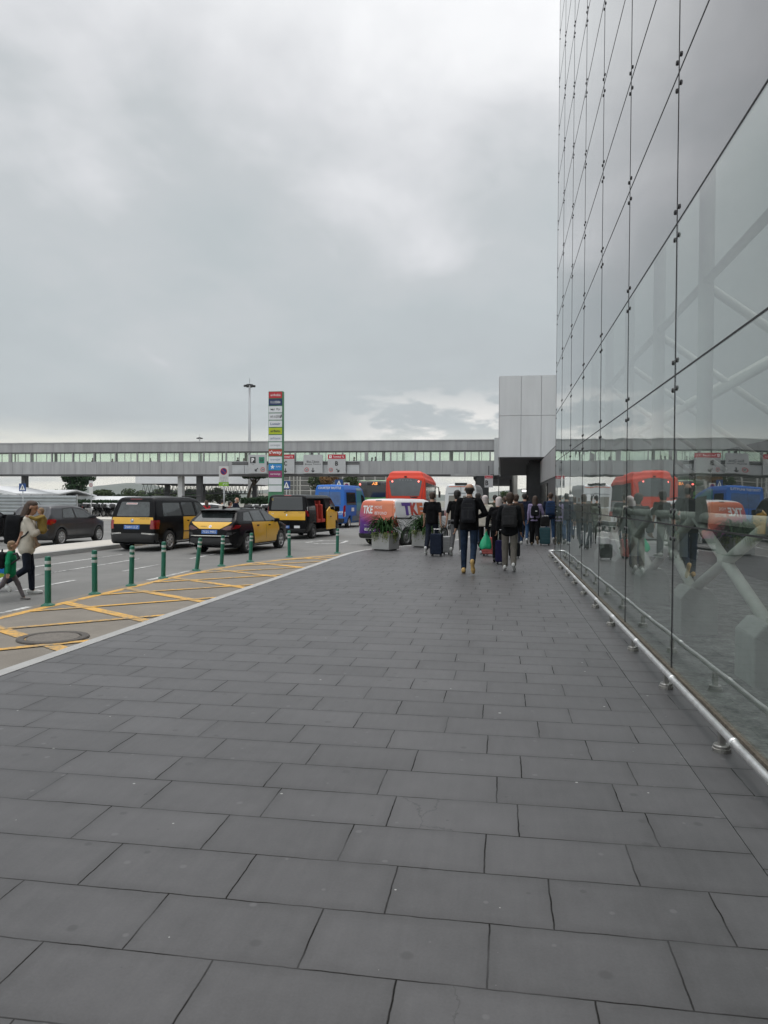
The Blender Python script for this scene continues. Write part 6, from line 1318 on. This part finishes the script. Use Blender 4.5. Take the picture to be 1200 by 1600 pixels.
M_bark = mat('bark', (.075, .06, .045), .9, 0, .3, 6, .6, 20)
FOL = [mat('olive foliage', (.045, .065, .028), .8, 0, .5, 1.2, spec=.15), mat('deep green foliage', (.022, .045, .020), .8, 0, .5, 1.2, spec=.15), mat('mid green foliage', (.055, .085, .03), .7, 0, .45, 1.2), mat('russet foliage', (.15, .085, .035), .8, 0, .5, 1.2, spec=.15)]
def tree(label, px, Y, zt, zb, w, fol, seed, n=1400, leaf=.16, name='tree', blobs=9, flatc=False, trunk=True, group=None, base=RZ, dx=0):
    rg = random.Random(seed); a = aty(px, 770, Y); t = thing(name, label, 'tree', (a.x, Y, base), 0, group); b = MB(); br_ = MB()
    zt -= base; zb -= base
    br_.tube([(dx, 0, 0), (dx * .5, .1, zb * .6), (0, 0, zb + (zt - zb) * .35)], [.10 + w * .025, .09 + w * .02, .05], 8)
    for k in range(blobs):
        an = rg.uniform(0, 6.28); rr = rg.uniform(.1, .75) * w / 2; zc = zb + (zt - zb) * (rg.uniform(.25, .85) if not flatc else rg.uniform(.55, .8)); c_ = (math.cos(an) * rr, math.sin(an) * rr, zc)
        r_ = w * rg.uniform(.16, .27); r_ = min(r_, (zt - zc) * 1.15 + .2); leafcloud(b, c_, r_, n // blobs, rg, leaf, (1, 1, .8 if not flatc else .5)); br_.tube([(0, 0, zb * .85), (c_[0] * .6, c_[1] * .6, (zb + zc) / 2), c_], [.07 + w * .008, .05, .02], 6)
    b.build('crown', fol, t); br_.build('trunk', M_bark, t, True); return t
def zpx(py, Y): return aty(200, py, Y).z
tree('big dark bushy pine tree under the footbridge above the hoarding end', 117, 98, zpx(734, 98), zpx(783, 98), 5.4, FOL[1], 11, 5200, .17, 'pine_tree', 16)
tree('rounded olive tree to the right of the big pine', 163, 118, zpx(767, 118), zpx(784, 118), 4.6, FOL[0], 12, 1400, .2)
tree('low bushy tree left of the big pine', 92, 125, zpx(768, 125), zpx(782, 125), 3.2, FOL[2], 13, 900, .2)
for i, (px, yt, w, f_) in enumerate([(203, 765, 5, 0), (222, 768, 4, 2), (247, 766, 5.5, 0), (266, 764, 5, 2), (290, 768, 4.5, 0), (323, 766, 5.5, 2), (344, 764, 5, 0), (366, 768, 4, 1), (412, 776, 4, 1), (180, 772, 3.4, 1), (306, 765, 4.2, 1), (236, 771, 4.0, 1), (430, 779, 3.5, 2)]):
    tree(['olive tree first right of the minivan sign pole under the canopy', 'small bushy tree behind the minivan roof', 'broad olive tree in front of the canopy column', 'mid green tree left of the white bridge column', 'olive tree between the pale and dark bridge columns', 'wide green tree right of the dark bridge column', 'olive tree left of the no stopping sign', 'dark tree right of the no stopping sign', 'dark shrubby tree beside the leaning pine trunk', 'low dark tree between the pine and the canopy', 'dark tree right behind the pale bridge column', 'low dark bush behind the minivan roof middle', 'low green tree left of the sign tower foot'][i], px, 165, zpx(yt, 165), zpx(788, 165), w * 1.35, FOL[f_], 30 + i, 900, .26, group='trees along the far side of the yard', blobs=7)
tree('leaning stone pine with bare trunk and flat dark crown under the footbridge', 397, 92, zpx(738, 92), zpx(752, 92), 5.6, FOL[1], 71, 2600, .16, 'stone_pine', 12, True, dx=-1.4)
tree('russet leaved tree in front of the parking building', 514, 108, zpx(743, 108), zpx(770, 108), 3.4, FOL[3], 72, 1500, .15); tree('olive tree left of the russet one by the parking building', 500, 110, zpx(745, 110), zpx(768, 110), 3.6, FOL[0], 73, 1300, .16); tree('olive tree right of the russet one by the parking building', 545, 112, zpx(744, 112), zpx(768, 112), 4.2, FOL[0], 74, 1500, .16)
tree('bright green small tree seen under the overhang beyond the crowd', 787.5, 125, zpx(768, 125), zpx(779, 125), 2.6, FOL[2], 75, 700, .18)
# clipped hedge
def hedge(label, px0, px1, y0, y1, Y, n):
    a, c_ = aty(px0, y1, Y), aty(px1, y0, Y); t = thing('hedge', label, 'hedge', (a.x, Y, RZ)); w = c_.x - a.x; z0, z1 = a.z - RZ, c_.z - RZ; rg = random.Random(n); b = MB(); st = MB()
    for _ in range(n):
        q = Vector((rg.uniform(0, w), rg.uniform(-.45, .45), rg.uniform(z0, z1 + rg.gauss(0, .05)))); n_ = Vector((rg.uniform(-1, 1), rg.uniform(-1.2, .6), rg.uniform(-.3, 1.2))).normalized(); e1 = n_.orthogonal().normalized() * .10; e2 = n_.cross(e1)
        b.add([q - e1, q + e2 * .6, q + e1, q - e2 * .6], [(0, 1, 2, 3)])
    for k in range(int(w / 1.1)): st.tube([(.5 + k * 1.1, 0, 0), (.55 + k * 1.1, .05, z0 + .2)], .05, 6)
    b.build('leaves', FOL[1], t); st.build('stems', M_bark, t)
hedge('clipped dark hedge on bare stems behind the parked motorcycles', 119, 205, 784, 791, 65, 5200); hedge('low dark hedge beside the leaning stone pine', 377, 420, 780, 788, 80, 2200)
t = thing('low_wall', 'pale low wall seen between the stems of the hedge', 'wall', (aty(119, 800, 66.2).x, 66.2, RZ)); MB().span((0, 0, 0), (10.5, .2, 1.0)).build('wall', mat('beige render', (.34, .31, .26), .8, 0, .1, 1), t)
# canopy on trussed roof
Yc = 138; a, c_ = aty(205, 757, Yc), aty(388, 745, Yc); t = thing('station_canopy', 'long white canopy on dark lattice trusses beyond the footbridge', 'canopy', (a.x, Yc, RZ)); w = c_.x - a.x; z0, z1 = a.z - RZ, c_.z - RZ
b = MB(); b.prism(rnd([(0, 0), (w - 6, 0), (w, 3), (w, 22), (0, 22)], 2.5), z0, z1, 'z'); b.build('fascia', M_tent, t)
zb_ = aty(300, 772, Yc).z - RZ
for yy in (1.5, 8.0, 15):
    b = MB(); b.tube([(1.5, yy, z0 - .1), (w - 1.5, yy, z0 - .1)], .09, 6); b.tube([(1.5, yy, zb_), (w - 2, yy, zb_)], .09, 6); n_ = 26
    for k in range(n_):
        xa, xb = 1.5 + (w - 3.5) * k / n_, 1.5 + (w - 3.5) * (k + 1) / n_; b.tube([(xa, yy, zb_), ((xa + xb) / 2, yy, z0 - .1), (xb, yy, zb_)], .06, 5)
    b.build('truss', M_dark2, t)
b = MB()
for k in range(14): x = 2 + (w - 5) * k / 13; b.tube([(x, 1.5, zb_), (x, 15, zb_)], .06, 5)
b.build('cross_beams', M_dark2, t)
for px in (232, 290, 376):
    x = aty(px, 780, Yc).x - a.x; b = MB(); b.span((x - .45, 8, 0), (x + .45, 8.9, z0)); b.build('column', M_dark2, t)
# parking building
Yp = 135; a, c_ = aty(436, 790, Yp), aty(620, 700, Yp); t = thing('parking_building', 'multi storey parking building with grey slatted decks behind the footbridge', 'building', (a.x, Yp, RZ)); w = c_.x - a.x
zf = [aty(500, y, Yp).z - RZ for y in (776, 768, 760, 752, 744, 736)]; M_slat = mat('grey slats', (.22, .22, .205), .7, 0, .35, .9); b = MB()
for z in zf: b.span((0, 0, z - .06), (w, 12, z + .10))
b.build('deck', mat('pale deck edge', (.40, .39, .36), .7, 0, .1, 1), t); b = MB()
for z0_, z1_ in zip([0] + zf, zf):
    for k in range(3): zz = z0_ + (z1_ - z0_) * (.25 + .25 * k); b.span((0, .05, zz), (w, .12, zz + (z1_ - z0_) * .13))
b.build('slat_panel', M_slat, t); b = MB(); b.span((.1, 1.5, 0), (w - .1, 11, zf[-1])); b.build('dark_interior', mat('parking interior', (.07, .068, .06), .9, 0, .4, .6), t); b = MB()
for k in range(12): b.span((w * k / 11 - .1, -.02, 0), (w * k / 11 + .12, .2, zf[-1]))
b.build('posts', MATS['pale deck edge'], t)
# under and beyond the overhang
t = thing('concrete_annex', 'pale concrete building side receding beyond the overhanging block', 'building', (1.55, 96, 0)); b = MB(); b.span((0, 0, 0), (.5, 40, 5.4)); b.build('wall', mat('pale concrete wall', (.36, .35, .32), .8, 0, .1, .6), t); b = MB()
for k in range(7): b.span((-.12, 1 + 6 * k, 0), (0, 1.5 + 6 * k, 5.4))
b.span((-.25, 0, 5.4), (.6, 40, 5.75)); b.build('ribs', mat('grey rib', (.26, .255, .24), .8, 0, .1, .6), t)
t = thing('entrance_canopy', 'dark flat canopy roof beyond the footbridge over the pavement', 'canopy', (-3.3, 89, 0)); b = MB(); b.prism([(0, 4.1), (22, 3.7), (22, 4.0), (0, 4.6)], 0, 4.6, 'x'); b.build('roof', M_dark, t)
for x in (.2, 4.3): b = MB(); b.span((x, 1, 0), (x + .25, 1.3, 4.2)); b.build('post', M_dark2, t)
t = thing('stair_block', 'dark block below the footbridge behind the white high roof van', 'building', (aty(744, 760, 82).x, 82, RZ)); b = MB(); b.span((0, 0, 0), (1.35, 2.4, 4.45)); b.build('wall', M_dark2, t); b = MB(); b.span((-2.8, -.1, 4.45), (1.5, 2.6, 4.70)); b.build('roof', M_pan2, t)
t = thing('exit_light_box', 'small lit white sign box under the overhang', 'sign', (aty(821, 768, 60).x, 60, aty(821, 770, 60).z)); MB().span((-.28, 0, 0), (.22, .08, .16)).build('lit_face', mat('lit white', (.8, .8, .8), .5, emit=(1, 1, .95, 1.5)), t); MB().span((-.33, .02, -.05), (.26, .12, .21)).build('box', M_dark2, t)
# parked motorcycles (one modelled, the others copied)
def motorcycle(label, loc, rz, paint):
    t = thing('motorcycle', label, 'motorcycle', loc, rz, 'motorcycles parked in rows by the hedges')
    for x in (-.65, .65):
        w_ = bpy.data.objects.new('wheel', None); COL.objects.link(w_); w_.parent = t; w_.location = (x, 0, .30)
        MB().lathe([(.20, -.05), (.28, -.06), (.30, 0), (.28, .06), (.20, .05)], axis='y', n=18).build('tyre', M_tyre, w_, True); b = MB(); b.lathe([(.21, .03), (.18, .03), (.18, -.03)], axis='y', n=16); [b.box((0, 0, 0), (.36, .02, .03), M=Matrix.Rotation(k * .785, 3, 'Y')) for k in range(4)]; b.build('rim', M_alloy, w_)
    b = MB(); b.prism(rnd([(-.75, .72), (-.55, .80), (.05, .74), (.15, .82), (.42, .86), (.5, .70), (.3, .38), (-.3, .34), (-.5, .55)], .08), -.13, .13, 'y'); b.build('body', paint, t, bevel=.04)
    b = MB(); b.prism(rnd([(-.70, .80), (-.1, .76), (-.05, .82), (-.60, .90)], .03), -.12, .12, 'y'); b.build('seat', M_gask, t, bevel=.02)
    b = MB(); b.tube([(.65, -.06, .3), (.46, -.05, .95)], .028, 6); b.tube([(.65, .06, .3), (.46, .05, .95)], .028, 6); b.tube([(.38, -.36, 1.02), (.46, -.1, .98), (.46, .1, .98), (.38, .36, 1.02)], .018, 6); b.build('handlebar', M_dsteel, t); b = MB(); b.prism([(.46, .86), (.64, .84), (.54, 1.2), (.46, 1.18)], -.15, .15, 'y'); b.build('windshield', M_pw, t)
    b = MB(); b.prism(rnd([(-.95, .86), (-.62, .88), (-.62, 1.16), (-.9, 1.14)], .06), -.18, .18, 'y'); b.build('top_case', M_plast, t, bevel=.03); return t
protos = [motorcycle('dark motorcycle with white screen, one of the row before the hedge', (0, 0, -.07), 0, M_black), motorcycle('white motorcycle in the row before the hedge', (0, 0, -.07), 0, M_vw), motorcycle('red motorcycle in the row before the hedge', (0, 0, -.07), 0, M_red)]
used = [0, 0, 0]
spots = [(aty(px, 803, 61).x, 61, -.07, kind) for px, kind in ((126, 2), (131, 0), (137.5, 0), (142, 1), (148.5, 1), (154, 0), (160, 0), (166, 1), (171, 0), (177, 0), (183, 0))] + [(aty(px, 798, 76).x, 76, RZ, kind) for px, kind in ((390, 0), (395, 1), (400, 0), (405, 0), (410, 1), (415, 0), (420, 0))]
rg = random.Random(5)
for i, (x, y, z, kind) in enumerate(spots):
    q = protos[kind] if not used[kind] else copy_tree(protos[kind]); used[kind] += 1; q.location = (x, y + rg.uniform(-.2, .2), z); q.rotation_euler = (R(7), 0, math.pi / 2 + rg.uniform(-.35, .35))
    row = 'before the hedge on the left' if i < 11 else 'by the low hedge near the sign tower'
    q['label'] = ('dark', 'white', 'red')[kind] + ' motorcycle parked in the row ' + row
# hills and far town
M_hill = ground_mat('wooded hills', (.035, .05, .03), (.06, .075, .045), .01, .2, .3)
for nm, xs_, Y, hs in (('hills', [-2600 + 100 * k for k in range(42)], 2900, None),):
    b = MB(); rg = random.Random(2); n_ = len(xs_)
    hh_ = [max(4, 30 + 16 * math.sin(x / 260.0 + 1.0) + 9 * math.sin(x / 97.0) + (24 if -1500 > x > -2200 else 0) + (14 if -1100 < x < -750 else 0)) for x in xs_]
    vs_ = []
    for x, z in zip(xs_, hh_): vs_ += [(x, Y - 500, -2), (x, Y, z * .7), (x, Y + 260, z), (x, Y + 800, -2)]
    b.add(vs_, [(4 * i + e, 4 * i + 4 + e, 4 * i + 5 + e, 4 * i + 1 + e) for i in range(n_ - 1) for e in range(3)]); o = b.build(nm, M_hill, smooth=True); o['kind'] = 'structure'
for i, (px, w_, hpx, Y) in enumerate([(404, 16, 9, 520), (408, 22, 7, 560), (395, 14, 5, 540), (418, 20, 6, 600)]):
    a = aty(px, 782, Y); t = thing('apartment_block', ['pale apartment block low on the horizon right of the pine trunk', 'wide beige block on the horizon behind the pale one', 'low pale house on the horizon left of the apartment block', 'beige block on the horizon next to the sign tower'][i], 'building', (a.x, Y, 0)); hh = hpx * Y / FPX + 2
    MB().span((-w_ / 4, 0, 0), (w_ / 4, 8, hh)).build('wall', mat('beige facade %d' % (i % 2), (.42, .37, .29) if i % 2 else (.48, .45, .40), .8, 0, .1, .3), t); b = MB()
    for r_ in range(int(hh // 2.6)):
        for k in range(5): x = -w_ / 4 + w_ / 2 * (k + .5) / 5; b.span((x - .35, -.05, 1 + r_ * 2.6), (x + .35, .05, 2.2 + r_ * 2.6))
    b.build('windows', M_wind, t)


# thin haze between here and the hills
hz = MB().span((-3600, -55, -1.6), (1200, 3900, 130)).build('haze', bpy.data.materials.new('haze')); hz['kind'] = 'stuff'
m = hz.data.materials[0]; m.use_nodes = True; t = m.node_tree; t.nodes.remove(t.nodes['Principled BSDF'])
pv = nd(t, 'ShaderNodeVolumePrincipled'); pv.inputs['Color'].default_value = (.86, .90, .95, 1); pv.inputs['Density'].default_value = .00012; t.links.new(pv.outputs[0], t.nodes['Material Output'].inputs['Volume'])
